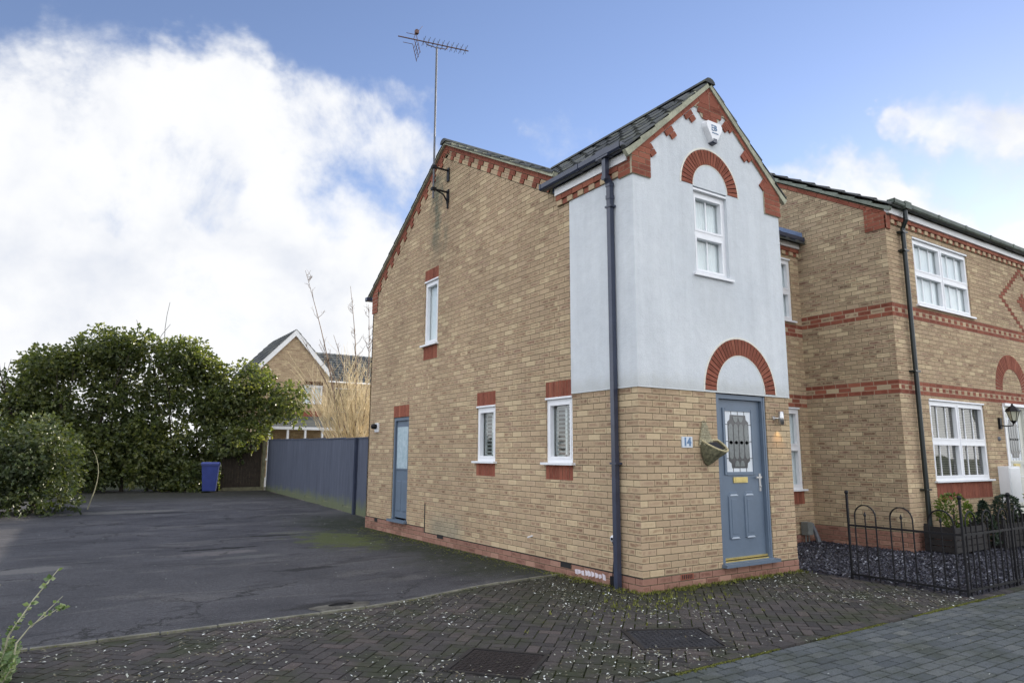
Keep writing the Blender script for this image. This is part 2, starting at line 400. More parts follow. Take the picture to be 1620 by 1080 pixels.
def clip(poly, planes):   # planes: (a,b,c) keep a*x+b*y<=c
    for a, b, c in planes:
        out = []; n = len(poly)
        for i in range(n):
            p, q = poly[i], poly[(i+1) % n]; dp = a*p[0]+b*p[1]-c; dq = a*q[0]+b*q[1]-c
            if dp <= 0: out.append(p)
            if (dp < 0 < dq) or (dq < 0 < dp):
                t = dp/(dp-dq); out.append((p[0]+(q[0]-p[0])*t, p[1]+(q[1]-p[1])*t))
        poly = out
        if len(poly) < 3: return []
    return poly
def area(p): return abs(sum(p[i][0]*p[(i+1) % len(p)][1]-p[(i+1) % len(p)][0]*p[i][1] for i in range(len(p))))/2
def minus(r, holes):
    out = [r]
    for h in holes:
        nx = []
        for (a, b, c, d) in out:
            if h[0] >= b or h[1] <= a or h[2] >= d or h[3] <= c: nx.append((a, b, c, d)); continue
            if h[0] > a: nx.append((a, h[0], c, d))
            if h[1] < b: nx.append((h[1], b, c, d))
            u0, u1 = max(a, h[0]), min(b, h[1])
            if h[2] > c: nx.append((u0, u1, c, h[2]))
            if h[3] < d: nx.append((u0, u1, h[3], d))
        out = nx
    return out
# region = (u0,u1,v0,v1,[planes])
def bricks(mb, fr, regions, holes=(), mat=1, n0=-.006, n1=0, bw=.225, ch=.075, j=.010, off=0, v0=0, colfn=None, rfn=None):
    for (a, b, c, d, pl) in regions:
        for row in range(floor((c-v0)/ch), ceil((d-v0)/ch)):
            y = v0+row*ch; ph = off+(row % 2)*bw/2
            for col in range(floor((a-ph)/bw)-1, ceil((b-ph)/bw)+1):
                x = ph+col*bw
                full = (x+j/2, x+bw-j/2, y+j/2, y+ch-j/2)
                r = (max(full[0], a), min(full[1], b), max(full[2], c), min(full[3], d))
                if r[1]-r[0] < .004 or r[3]-r[2] < .004: continue
                mt = mat if colfn is None else colfn(row, col)
                if mt is None: continue
                rn = random.random() if rfn is None else rfn(row, col)
                for q in minus(r, holes):
                    if q[1]-q[0] < .004 or q[3]-q[2] < .004: continue
                    p = clip([(q[0],q[2]), (q[1],q[2]), (q[1],q[3]), (q[0],q[3])], pl)
                    if len(p) < 3 or area(p) < 2e-5: continue
                    uv = [((x_-full[0])/(full[1]-full[0]), (y_-full[2])/(full[3]-full[2])) for x_, y_ in p]
                    mb.prism(p, n0, n1, fr, rn, mt, uv)
def mortar(mb, fr, regions, holes=(), n=-.006, mat=0):
    for (a, b, c, d, pl) in regions:
        for q in minus((a, b, c, d), holes):
            p = clip([(q[0],q[2]), (q[1],q[2]), (q[1],q[3]), (q[0],q[3])], pl)
            if len(p) >= 3: mb.add([fr(x, y, n) for x, y in p], [tuple(range(len(p)))], .5, mat)
def soldiers(mb, fr, u0, u1, v0, v1, mat, n0=-.004, n1=0, w=.075):
    k = max(1, round((u1-u0)/w)); w = (u1-u0)/k
    for i in range(k):
        a, b = u0+i*w+.0045, u0+(i+1)*w-.0045
        mb.prism([(a,v0+.003),(b,v0+.003),(b,v1-.003),(a,v1-.003)], n0, n1, fr, random.random(), mat, [(0,0),(0,.9),(1,1),(1,0)])
def line(p, q):   # keep below line p->q (v below)
    m = (q[1]-p[1])/(q[0]-p[0]); return (-m, 1, p[1]-m*p[0])

# frames
SIDE = Fr((0,0,0), (0,1,0), (0,0,1), (-1,0,0))
FRONT = Fr((0,0,0), (1,0,0), (0,0,1), (0,-1,0))
REC = Fr((0,1.69,0), (1,0,0), (0,0,1), (0,-1,0))
NSIDE = Fr((5.78,0,0), (0,1,0), (0,0,1), (-1,0,0))
NFRONT = Fr((0,.035,0), (1,0,0), (0,0,1), (0,-1,0))
def gz(x, y): return .012*min(max(y-8, 0), 25)

# ================================================================== MAIN HOUSE
W = 2.78; L = 8.06; NX = 5.78; WZ = 1.69
house = empty('brick_house', (1.4, 4, 0), 'yellow brick end house with white rendered gabled bay and blue-grey front door', 'house')
RY, RZ = 4.8, 7.05               # brick apex (Y, z) of the side gable
FY, FZ = 1.50, 5.27              # front low end of the brick verge line
BY, BZ = 8.10, 4.89              # back low end
fl = line((FY, FZ), (RY, RZ)); bl = line((RY, RZ), (BY, BZ))
def lower(l, t):                 # same line moved down perpendicular by t
    m = -l[0]; return (l[0], l[1], l[2]-t*sqrt(1+m*m))
band = .235
side_holes = [(6.09,6.80,.225,2.40), (3.05,3.60,1.155,2.43), (1.20,1.775,1.155,2.44), (5.01,5.55,3.16,4.835)]
regs = [(0, 1.5, .15, 4.83, []), (1.5, 5.335, .15, 7.2, [lower(fl, band), lower(bl, band)]), (5.335, L, .225, 7.2, [lower(fl, band), lower(bl, band)])]
wl = MB()
mregs = [(.006, 1.5, -.1, 4.95, []), (1.5, L, -.1, 7.2, [fl, bl])]
mortar(wl, SIDE, mregs, side_holes)
bregs = [(.0062, 1.5, .15, 2.25, []), (1.2, 1.5, 2.25, 4.95, [])] + regs[1:]
bricks(wl, SIDE, bregs, side_holes, 1, off=-.005)
# plinth bricks
bricks(wl, SIDE, [(.0062, 5.335, -.075, .145, []), (5.335, L, -.075, .22, [])], [], 3, n1=.006, v0=-.005)
# soldier heads and panels below the sills
for (u0, u1, v0, v1) in ((6.09,6.80,2.175,2.40), (3.05,3.60,2.215,2.43), (1.20,1.775,2.225,2.44), (5.01,5.55,4.625,4.835)):
    mortar(wl, SIDE, [(u0,u1,v0,v1,[])], mat=4); soldiers(wl, SIDE, u0, u1, v0, v1, 2)
for (u0, u1, v0, v1) in ((3.05,3.60,1.155,1.345), (1.20,1.775,1.155,1.345), (5.01,5.55,3.16,3.40)):
    mortar(wl, SIDE, [(u0,u1,v0,v1,[])], mat=4); soldiers(wl, SIDE, u0, u1, v0, v1, 2)
# raked red verge course with stepped red motifs
def raked(mb, fr, p, q, motif=True, t0=0, proud=.014, buff=True, phase=.1, pitch=.362, sgn=1, lim=None, mred=2, mbuff=1, skip=()):
    dx, dy = q[0]-p[0], q[1]-p[1]; ln = sqrt(dx*dx+dy*dy); ux, uy = dx/ln, dy/ln
    nx, ny = (uy, -ux) if ux > 0 else (-uy, ux)      # pointing down
    def R(s0, s1, t0_, t1_, n1, mt):
        s0 = max(s0, 0); s1 = min(s1, ln)
        if s1-s0 < .01: return
        poly = [(p[0]+ux*s+nx*t, p[1]+uy*s+ny*t) for s, t in ((s0,t0_), (s1,t0_), (s1,t1_), (s0,t1_))]
        if lim: poly = clip(poly, lim)
        if len(poly) < 3: return
        mb.prism(poly, -.003, n1, fr, random.random(), mt, ([(0,0),(1,0),(1,1),(0,1)]+[(1,1)]*4)[:len(poly)])
    s = 0
    while s < ln: R(s+.004, s+.221, t0, t0+.068, proud, mred); s += .225
    if not motif: return
    k = 0; s = phase
    while s < ln:
        if k not in skip:
            R(s, s+.165, t0+.078, t0+.145, proud, mred)
            a, b = (s, s+.105) if sgn > 0 else (s+.06, s+.165)
            R(a, b, t0+.153, t0+.222, proud, mred)
        if buff:
            R(s+.175, s+pitch-.01, t0+.078, t0+.145, 0, mbuff)
            a, b = (s+.115, s+pitch-.01) if sgn > 0 else (s+.175, s+pitch+.05)
            R(a, b, t0+.153, t0+.222, 0, mbuff)
        s += pitch; k += 1
raked(wl, SIDE, (FY, FZ), (RY, RZ), sgn=-1, phase=.02, lim=[(-1, 0, -1.5), bl])
raked(wl, SIDE, (BY, BZ), (RY, RZ), sgn=1, proud=.0155, phase=.30, lim=[(1, 0, L), fl])
# back kneeler
mortar(wl, SIDE, [(7.80,8.08,4.45,5.3,[lower(bl,.03)])], n=.012, mat=4)
bricks(wl, SIDE, [(7.80,8.085,4.45,5.3,[lower(bl,.03)])], [], 2, n0=.01, n1=.016, off=7.8)
# jamb reveals of the openings
def reveal(mb, fr, u0, u1, v0, v1, depth=.09):
    for u, s in ((u0, 1), (u1, -1)):
        f2 = Fr(fr(u, 0, -.004), -fr.n, fr.v, fr.u*s)
        mortar(mb, f2, [(0, depth, v0, v1, [])], n=0)
        bricks(mb, f2, [(0, depth, v0, v1, [])], [], 1, n0=0, n1=.003, bw=.225, off=.0)
    mb.box(u0, u1, v1-.001, v1+.02, -depth, -.006, fr, .5, 0)
    mb.box(u0, u1, v0-.02, v0+.001, -depth, -.006, fr, .5, 0)
for h in ((6.09,6.80,.25,2.175), (3.05,3.60,1.36,2.215), (1.20,1.775,1.36,2.225), (5.01,5.55,3.40,4.625)): reveal(wl, SIDE, *h)
wl.build('wall', ['mortar', 'buff', 'red', 'plinth', 'mortar_light'], house)
# DPC line, expansion joint and vents on the side wall
d = MB()
d.box(0, 5.33, .143, .151, -.002, .012, SIDE); d.box(5.34, L, .219, .227, -.002, .012, SIDE)
d.box(5.325, 5.345, .15, .63, -.002, .009, SIDE)
for a, b, z in ((1.25,1.46,.085), (4.64,4.85,.10), (7.42,7.57,.155)):
    d.box(a, b, z, z+.06, -.002, .010, SIDE)
d.box(.58, .79, .08, .143, -.002, .010, FRONT, mat=1)
for k in range(6): d.box(.60+k*.03, .612+k*.03, .09, .135, .008, .014, FRONT)
d.build('damp_course', ['dark', 'red'], house)
e = MB()
for k in range(9):
    a = .60+k*.065+random.uniform(-.01, .01); e.prism([(a,.05+random.uniform(-.02,.02)), (a+.05,.045), (a+.06,.09+random.uniform(0,.03)), (a+.01,.10)], .004, .0085, SIDE)
e.build('efflorescence_patch', 'efflo', house)

# front of the bay
wf = MB(); fh = [(1.315,2.285,.15,2.25)]
mortar(wf, FRONT, [(0, W, -.1, 2.25, [])], fh)
bricks(wf, FRONT, [(0, W, .15, 2.25, [])], fh, 1, off=.1075)
bricks(wf, FRONT, [(-.006, W+.006, -.075, .145, [])], [], 3, n1=.006, v0=-.005, off=.1)
wf.box(0, W, .143, .151, -.002, .008, FRONT, mat=0)
reveal(wf, FRONT, 1.315, 2.285, .17, 2.25, .07)
# right flank of the bay and the recessed front wall
RF = Fr((W,0,0), (0,1,0), (0,0,1), (1,0,0))
mortar(wf, RF, [(0, WZ, -.1, 2.25, [])]); bricks(wf, RF, [(.0062, WZ, .15, 2.25, [])], [], 1, off=-.005)
wf.build('wall', ['mortar', 'buff', 'red', 'plinth', 'mortar_light'], house)
wr = MB(); rh = [(4.45,5.53,.65,2.325), (4.45,5.53,3.85,5.05)]
mortar(wr, REC, [(W, NX, -.1, 5.12, [])], rh)
bands = [(W, NX, 2.325, 2.55), (W, NX, 3.60, 3.825)]
bricks(wr, REC, [(W, NX, .15, 5.12, [])], rh+[b for b in bands], 1, off=.02)
for (a, b, c, dd) in bands:
    mortar(wr, REC, [(a, b, c, dd, [])], rh, -.003, 4)
    bricks(wr, REC, [(a, b, c, c+.075, []), (a, b, c+.15, dd, [])], rh, 2, v0=c)
    bricks(wr, REC, [(a, b, c+.075, c+.15, [])], rh, bw=.225, v0=c, off=.06, colfn=lambda r, k: 2 if k % 2 else 1)
bricks(wr, REC, [(W, NX, -.075, .145, [])], [], 3, n1=.006, v0=-.005)
mortar(wr, REC, [(4.45,5.53,.65,.87,[])]); soldiers(wr, REC, 4.45, 5.53, .65, .87, 2)
reveal(wr, REC, 4.45, 5.53, .87, 2.325); reveal(wr, REC, 4.45, 5.53, 3.85, 5.05)
wr.build('wall', ['mortar', 'buff', 'red', 'plinth', 'mortar_light'], house)
# plain back and closing walls
wb = MB(); wb.box(0, NX, -.1, 4.85, -L, -L+.05, FRONT); wb.build('wall', ['buff'], house)

# render on the bay: front (with gable) and both flanks
AX, AZ = 1.41, 6.36                 # apex of the brick verge line on the bay
gl = line((0, 5.10), (AX, AZ)); gr = line((AX, AZ), (W+.03, 5.12))
rd = MB()
uw = (1.04, 1.68, 3.71, 4.89)       # upper window opening
RN = .012
def rface(mb, fr, reg, holes, n):
    for (a, b, c, dd, pl) in reg:
        for q in minus((a, b, c, dd), holes):
            p = clip([(q[0],q[2]), (q[1],q[2]), (q[1],q[3]), (q[0],q[3])], pl)
            if len(p) >= 3: mb.add([fr(x, y, n) for x, y in p], [tuple(range(len(p)))], .5, 0)
rface(rd, FRONT, [(-RN, W+RN, 2.25, 6.5, [gl, gr])], [uw], RN)
for (a, b) in ((2.25, uw[3]),):
    pass
rd.box(uw[0]-.02, uw[0], uw[2], uw[3], -.10, RN-.001, FRONT); rd.box(uw[1], uw[1]+.02, uw[2], uw[3], -.10, RN-.001, FRONT)
rd.box(uw[0], uw[1], uw[3], uw[3]+.02, -.10, RN-.001, FRONT); rd.box(uw[0], uw[1], uw[2]-.02, uw[2], -.10, RN-.001, FRONT)
rface(rd, SIDE, [(-RN, 1.205, 2.25, 4.95, [])], [], RN)
rd.add([SIDE(1.205, 2.25, 0), SIDE(1.205, 2.25, RN), SIDE(1.205, 4.95, RN), SIDE(1.205, 4.95, 0)], [(0,1,2,3)])
rface(rd, RF, [(-RN, WZ, 2.25, 5.1, [])], [], RN)
for fr, a, b in ((FRONT, -RN, W+RN), (SIDE, -RN, 1.205), (RF, -RN, WZ)):
    rd.add([fr(a, 2.25, 0), fr(b, 2.25, 0), fr(b, 2.246, RN+.004), fr(a, 2.246, RN+.004)], [(0,1,2,3)])
    rd.add([fr(a, 2.246, RN+.004), fr(b, 2.246, RN+.004), fr(b, 2.262, RN), fr(a, 2.262, RN)], [(0,1,2,3)])
rd.build('render', 'render', house)

# brick arches on the render
def arch(fr, cx, cz, r0, r1, base, n1, nseg, cream=True, parent=house, mats=('mortar_light', 'red', 'cream')):
    a = MB()
    a.arc(cx, cz, r0, r1, 0, pi, base-.01, n1-.006, fr, 24, 0, 0)
    a.arc(cx, cz, r0+.004, r1-.004, 0, pi, base-.005, n1, fr, nseg, .011, 1)
    if cream:
        a.arc(cx, cz, r1-.001, r1+.022, -.02, pi+.02, base-.01, base+.004, fr, 24, 0, 2)
        a.arc(cx, cz, r0-.012, r0+.001, 0, pi, base-.01, base+.004, fr, 24, 0, 2)
    return a.build('arch', list(mats), parent)
arch(FRONT, 1.80, 2.27, .475, .69, RN, RN+.006, 31)
arch(FRONT, 1.372, 4.90, .335, .545, RN, RN+.006, 25)

# red gable trim of the bay: raked course, stepped motifs, apex block, kneelers
gt = MB()
raked(gt, FRONT, (0, 5.10), (AX, AZ), phase=.16, pitch=.50, buff=False, sgn=-1, proud=.034, mred=1, lim=[(1,0,AX-.002)], skip=(3,4))
raked(gt, FRONT, (W+.03, 5.12), (AX, AZ), phase=.20, pitch=.50, buff=False, sgn=-1, proud=.034, mred=1, lim=[(-1,0,-AX-.002)], skip=(3,4))
for r, (w_, z) in enumerate(((.30,.345), (.23,.42), (.14,.49))):
    for k in range(2 if w_ > .1 else 1):
        a = AX-w_+k*w_
        p = clip([(a+.005, AZ-z), (a+w_-.005, AZ-z), (a+w_-.005, AZ-z+.066), (a+.005, AZ-z+.066)], [lower(gl, .08), lower(gr, .08)])
        if p: gt.prism(p, RN-.01, .034, FRONT, random.random(), 1, [(0,0),(1,0),(1,1),(0,1)][:len(p)] if len(p) <= 4 else None)
p = [(AX-.2, AZ-.275), (AX-.006, AZ-.275), (AX-.006, AZ-.10), (AX-.03, AZ-.11)]
gt.prism(p, RN-.01, .034, FRONT, .3, 1); gt.prism([(AX+.006, AZ-.275), (AX+.2, AZ-.275), (AX+.03, AZ-.11), (AX+.006, AZ-.10)], RN-.01, .034, FRONT, .7, 1)
# mortar backing of the trim
for (p, q, s) in (((0,5.10), (AX,AZ), 1), ((W+.03,5.12), (AX,AZ), -1)):
    dx, dy = q[0]-p[0], q[1]-p[1]; ln = sqrt(dx*dx+dy*dy); ux, uy = dx/ln, dy/ln; nx, ny = (uy*s, -ux*s)
    if ny > 0: nx, ny = -nx, -ny
    gt.prism([p, q, (q[0]+nx*.07, q[1]+ny*.07), (p[0]+nx*.07, p[1]+ny*.07)], RN-.01, .026, FRONT, .5, 0)
gt.prism([(AX-.30,AZ-.36), (AX+.30,AZ-.36), (AX,AZ-.03)], RN-.01, .029, FRONT, .5, 0)
gt.prism([(AX-.25,AZ-.345), (AX-.15,AZ-.48), (AX+.15,AZ-.48), (AX+.25,AZ-.345), (AX+.02,AZ-.07), (AX-.02,AZ-.07)], RN-.01, .026, FRONT, .5, 0)
def kneel(mb, u0, u1, side_fr, s0, s1):
    for fr, a, b in ((FRONT, u0, u1),) + (((side_fr, s0, s1),) if side_fr else ()):
        pl = [gl, gr] if fr is FRONT else []
        top = 5.25 if fr is FRONT else 5.03
        p = clip([(a,4.80),(b,4.80),(b,top),(a,top)], pl)
        mb.prism(p, .0, .030, fr, .5, 0, back=True)
        bricks(mb, fr, [(a, b, 4.80, top, pl)], [], 1, n0=.028, n1=.036, off=a, v0=4.80)
    return mb
kneel(gt, -.036, .275, SIDE, .0, .21); kneel(gt, 2.475, W+.036, RF, .0, .21)
gt.build('gable_trim', ['mortar_light', 'red'], house)

# dentil course + fascia on the bay flank, and on the recess
def dentils(mb, fr, u0, u1, v, proud=.02, w=.1125, mats=(0,1,2), rows=1):
    mb.box(u0, u1, v+.0, v+.15, -.002, .004, fr, mat=mats[0])
    a = u0; k = 0
    while a < u1-.02:
        if k % 2 == 0: mb.box(a, min(a+w*.95, u1), v+.004, v+.07, .002, .004+proud*1.2, fr, random.random(), mats[1])
        else: mb.box(a, min(a+w*.95, u1), v+.001, v+.066, .002, .004+proud*.4, fr, random.random(), mats[2])
        a += w; k += 1
    a = u0
    while a < u1-.01:
        mb.box(a+.003, min(a+.22, u1), v+.078, v+.146, .002, .006+proud*1.3, fr, random.random(), mats[2]); a += .225
DM = ['mortar', 'buff', 'red']
dn = MB(); dentils(dn, Fr((-RN,0,0), SIDE.u, SIDE.v, SIDE.n), .21, 1.46, 4.83); dn.build('dentil_course', DM, house)
dn = MB(); dentils(dn, REC, W+.02, NX-.005, 5.115); dn.build('dentil_course', DM, house)
dn = MB(); dentils(dn, Fr((W+RN,0,0), RF.u, RF.v, RF.n), .21, 1.69, 4.83); dn.build('dentil_course', DM, house)
for a_ in ((.045, 1.47, 4.98, 5.09, .0, .06, SIDE), (.045, 1.69, 4.98, 5.09, .0, .06, RF), (W+.06, NX-.01, 5.268, 5.36, .0, .06, REC),
           (0, NX, 4.72, 4.86, 0, .06, Fr((0,L+.01,0), (1,0,0), (0,0,1), (0,1,0)))):
    fa = MB(); fa.box(*a_); fa.build('fascia', 'white', house)

# gutters and downpipe
def gutter(mb, p, q, r=.055, clips=3, seg=8):
    p, q = Vector(p), Vector(q); d = (q-p); ln = d.length; d.normalize(); side = d.cross(Vector((0,0,1))).normalized()
    def ring(c, rr):   # square-ish open channel
        return [c+side*x*rr+Vector((0,0,z*rr)) for x, z in ((-1,.55), (-1,-.5), (-.7,-.85), (.7,-.85), (1,-.5), (1,.55), (.86,.55), (.86,-.4), (.6,-.7), (-.6,-.7), (-.86,-.4), (-.86,.55))]
    def seg_(a, b, rr):
        v = ring(a, rr)+ring(b, rr); n = 12
        mb.add(v, [(i, (i+1) % n, n+(i+1) % n, n+i) for i in range(n)])
        for o in (0, n): mb.add([v[o+i] for i in range(n)], [(0,1,10,11), (1,2,9,10), (2,3,8,9), (3,4,7,8), (4,5,6,7)])
    seg_(p, q, r)
    for k in range(clips):
        c = p+d*ln*(k+.5)/clips; seg_(c-d*.03, c+d*.03, r*1.13)
    for c, s in ((p, 1), (q, -1)):
        mb.add([x for x in ring(c, r*1.08)][:6], [(0,1,2,3,4,5)])
        seg_(c, c+d*.03*s, r*1.1)
for P_, Q_, c_ in (((W+.13, .02, 5.145), (W+.13, 1.6, 5.145), 1), ((W+.05, 1.56, 5.42), (NX-.03, 1.56, 5.42), 2), ((-.12, L+.13, 4.80), (NX, L+.13, 4.80), 3)):
    g = MB(); gutter(g, P_, Q_, .058, c_); g.build('gutter', 'navy', house)
g = MB(); gutter(g, (-.125, .02, 5.145), (-.125, 1.66, 5.145), .058, 1)
g.box(-.178, -.072, .24, .46, 5.09, 5.20); g.box(-.155, -.095, .31, .37, 5.03, 5.10)
g.build('gutter', 'navy', house)
def sqpipe(mb, pts, r=.033):
    mb.tube(pts, r*1.35, 4)
dp = MB()
sqpipe(dp, [(-.125,.34,5.06), (-.125,.34,4.86)]); sqpipe(dp, [(-.125,.34,4.87), (-.06,.34,4.77)]); sqpipe(dp, [(-.06,.34,4.78), (-.06,.34,-.02)])
for z in (4.84, 4.76, 4.60): dp.box(-.098 if z < 4.8 else -.163, -.022 if z < 4.8 else -.087, .302, .378, z-.025, z+.025)
for z in (4.48, 1.38, 3.0): dp.box(-.1, 0, .285, .395, z-.012, z+.012) if z != 3.0 else None
dp.build('downpipe', 'navy', house)

# roofs
def roof(name, o, A, B, width, length, parent, th=.030, gauge=.32, cw=.30, mats='tile', skew=0):
    o, A, B = Vector(o), Vector(A).normalized(), Vector(B).normalized(); N = A.cross(B).normalized()
    if N.z < 0: N = -N
    mb = MB(); rows = max(1, round(length/gauge)); gauge = length/rows; cols = max(1, round(width/cw)); cw = width/cols
    prof = [(0,0), (.10,.018), (.2,.022), (.30,.010), (.42,0), (.97,0), (1,-.006)]
    for i in range(rows):
        s0, s1 = i*gauge-.01, (i+1)*gauge
        for j in range(cols):
            rn = random.random(); jt = random.uniform(-.004, .004)
            b0 = th+jt; pts = []
            for (x, h) in prof: pts.append(o+A*((j+x)*cw)+B*(s0+jt*2)+N*(b0+h))
            for (x, h) in prof: pts.append(o+A*((j+x)*cw)+B*s1+N*(.006+h*.8+jt*.3))
            for (x, h) in prof: pts.append(o+A*((j+x)*cw)+B*(s0+jt*2)+N*(b0-.026))
            n = len(prof)
            f = [(k, k+1, n+k+1, n+k) for k in range(n-1)]+[(2*n+k, 2*n+k+1, k+1, k) for k in range(n-1)]
            f += [(0, n, 2*n), (n-1, 2*n+n-1, 2*n-1)]
            mb.add(pts, f, rn)
    mb.add([o, o+A*width, o+A*width+B*length, o+B*length], [(0,1,2,3)], .2)
    return mb.build(name, mats, parent)
def V2(a): v = Vector(a); return v.length
# main roof: front slope & back slope (ridge along X)
ex = .075
# ridge point on top
rtY, rtZ = RY, RZ+.03
fs = Vector((0, RY-1.52, RZ-5.30)); bs = Vector((0, RY-8.19, RZ-4.83))
roof('roof', (-ex, 1.52, 5.30+.03), (1,0,0), fs, NX+ex, fs.length, house)
roof('roof', (-ex, 8.19, 4.83+.03), (1,0,0), bs, NX+ex, bs.length, house)
br = Vector((AX+.13, 0, AZ+.03-5.06)); brr = Vector((AX-(W+.16), 0, AZ+.03-5.08))
roof('roof', (-.13, -.055, 5.09), (0,1,0), br, 1.68, br.length, house)
br2 = Vector((AX-.05, 0, br.z*(AX-.05)/br.x))
roof('roof', (.05, 1.625, 5.09+br.z*.18/br.x), (0,1,0), br2, 1.9, br2.length, house)
roof('roof', (W+.16, -.055, 5.11), (0,1,0), brr, 1.68, brr.length, house)
roof('roof', (W+.16, 1.625, 5.11), (0,1,0), brr, 1.9, brr.length, house)
rt = MB()
def ridge(mb, p, q, r=.11, n=14):
    p, q = Vector(p), Vector(q); d = q-p; ln = d.length; d.normalize(); s = d.cross(Vector((0,0,1))).normalized()
    for k in range(max(1, round(ln/.45))):
        a = p+d*(k*.45); b = p+d*min(ln, (k+1)*.45-.008); pts = []
        for c in (a, b):
            for t in range(7):
                an = pi*t/6; pts.append(c+s*cos(an)*r+Vector((0,0,sin(an)*r*.75-.02)))
        mb.add(pts, [(t, t+1, 8+t, 7+t) for t in range(6)]+[tuple(range(7)), tuple(range(13,6,-1))], random.random())
ridge(rt, (-ex-.01, RY, RZ+.05), (NX, RY, RZ+.05)); rt.build('ridge_tiles', 'tile', house)
rt = MB(); ridge(rt, (AX, -.065, AZ+.06), (AX, 3.4, AZ+.06), .10); rt.build('ridge_tiles', 'tile', house)
# verges (mortar bedding + undercloak)
def slopebar(mb, fr, p, q, t0, t1, n0, n1, jag=0):
    dx, dy = q[0]-p[0], q[1]-p[1]; ln = sqrt(dx*dx+dy*dy); ux, uy = dx/ln, dy/ln
    nx, ny = -uy, ux
    if ny < 0: nx, ny = -nx, -ny
    k = max(1, int(ln/.32)) if jag else 1
    for i in range(k):
        a, b = ln*i/k, ln*(i+1)/k; j = random.uniform(-jag, jag)
        mb.prism([(p[0]+ux*s+nx*t, p[1]+uy*s+ny*t) for s, t in ((a,t0), (b,t0), (b,t1+j-.012*(jag > 0)), (a,t1+j+.012*(jag > 0)))], n0, n1, fr, random.random(), 0, back=True)
vg = MB()
slopebar(vg, SIDE, (1.52,5.285), (RY,RZ+.005), 0, .055, -.02, .062, .005); slopebar(vg, SIDE, (8.19,4.835), (RY,RZ+.005), 0, .055, -.02, .062, .005)
vg.build('verge', 'verge', house); vg = MB()
slopebar(vg, FRONT, (-.10,4.995), (AX,AZ-.012), .0, .072, 0, .052, .003); slopebar(vg, FRONT, (W+.13,5.015), (AX,AZ-.012), .0, .072, 0, .052, .003)
vg.build('verge', 'verge', house)
lf = MB(); lf.box(1.42, 1.56, 5.06, 5.20, -.03, .02, SIDE); lf.build('flashing', 'lead', house); lf = MB()
lf.add([(NX-.02, 1.55, 5.45), (NX-.02, 3.2, 6.35), (NX-.02, 3.2, 6.46), (NX-.02, 1.55, 5.56)], [(0,1,2,3)])
lf.add([(NX-.022, 1.50, 5.45), (NX-.16, 1.50, 5.41), (NX-.16, 3.2, 6.33), (NX-.022, 3.2, 6.38)], [(0,1,2,3)])
lf.build('flashing', 'lead', house)

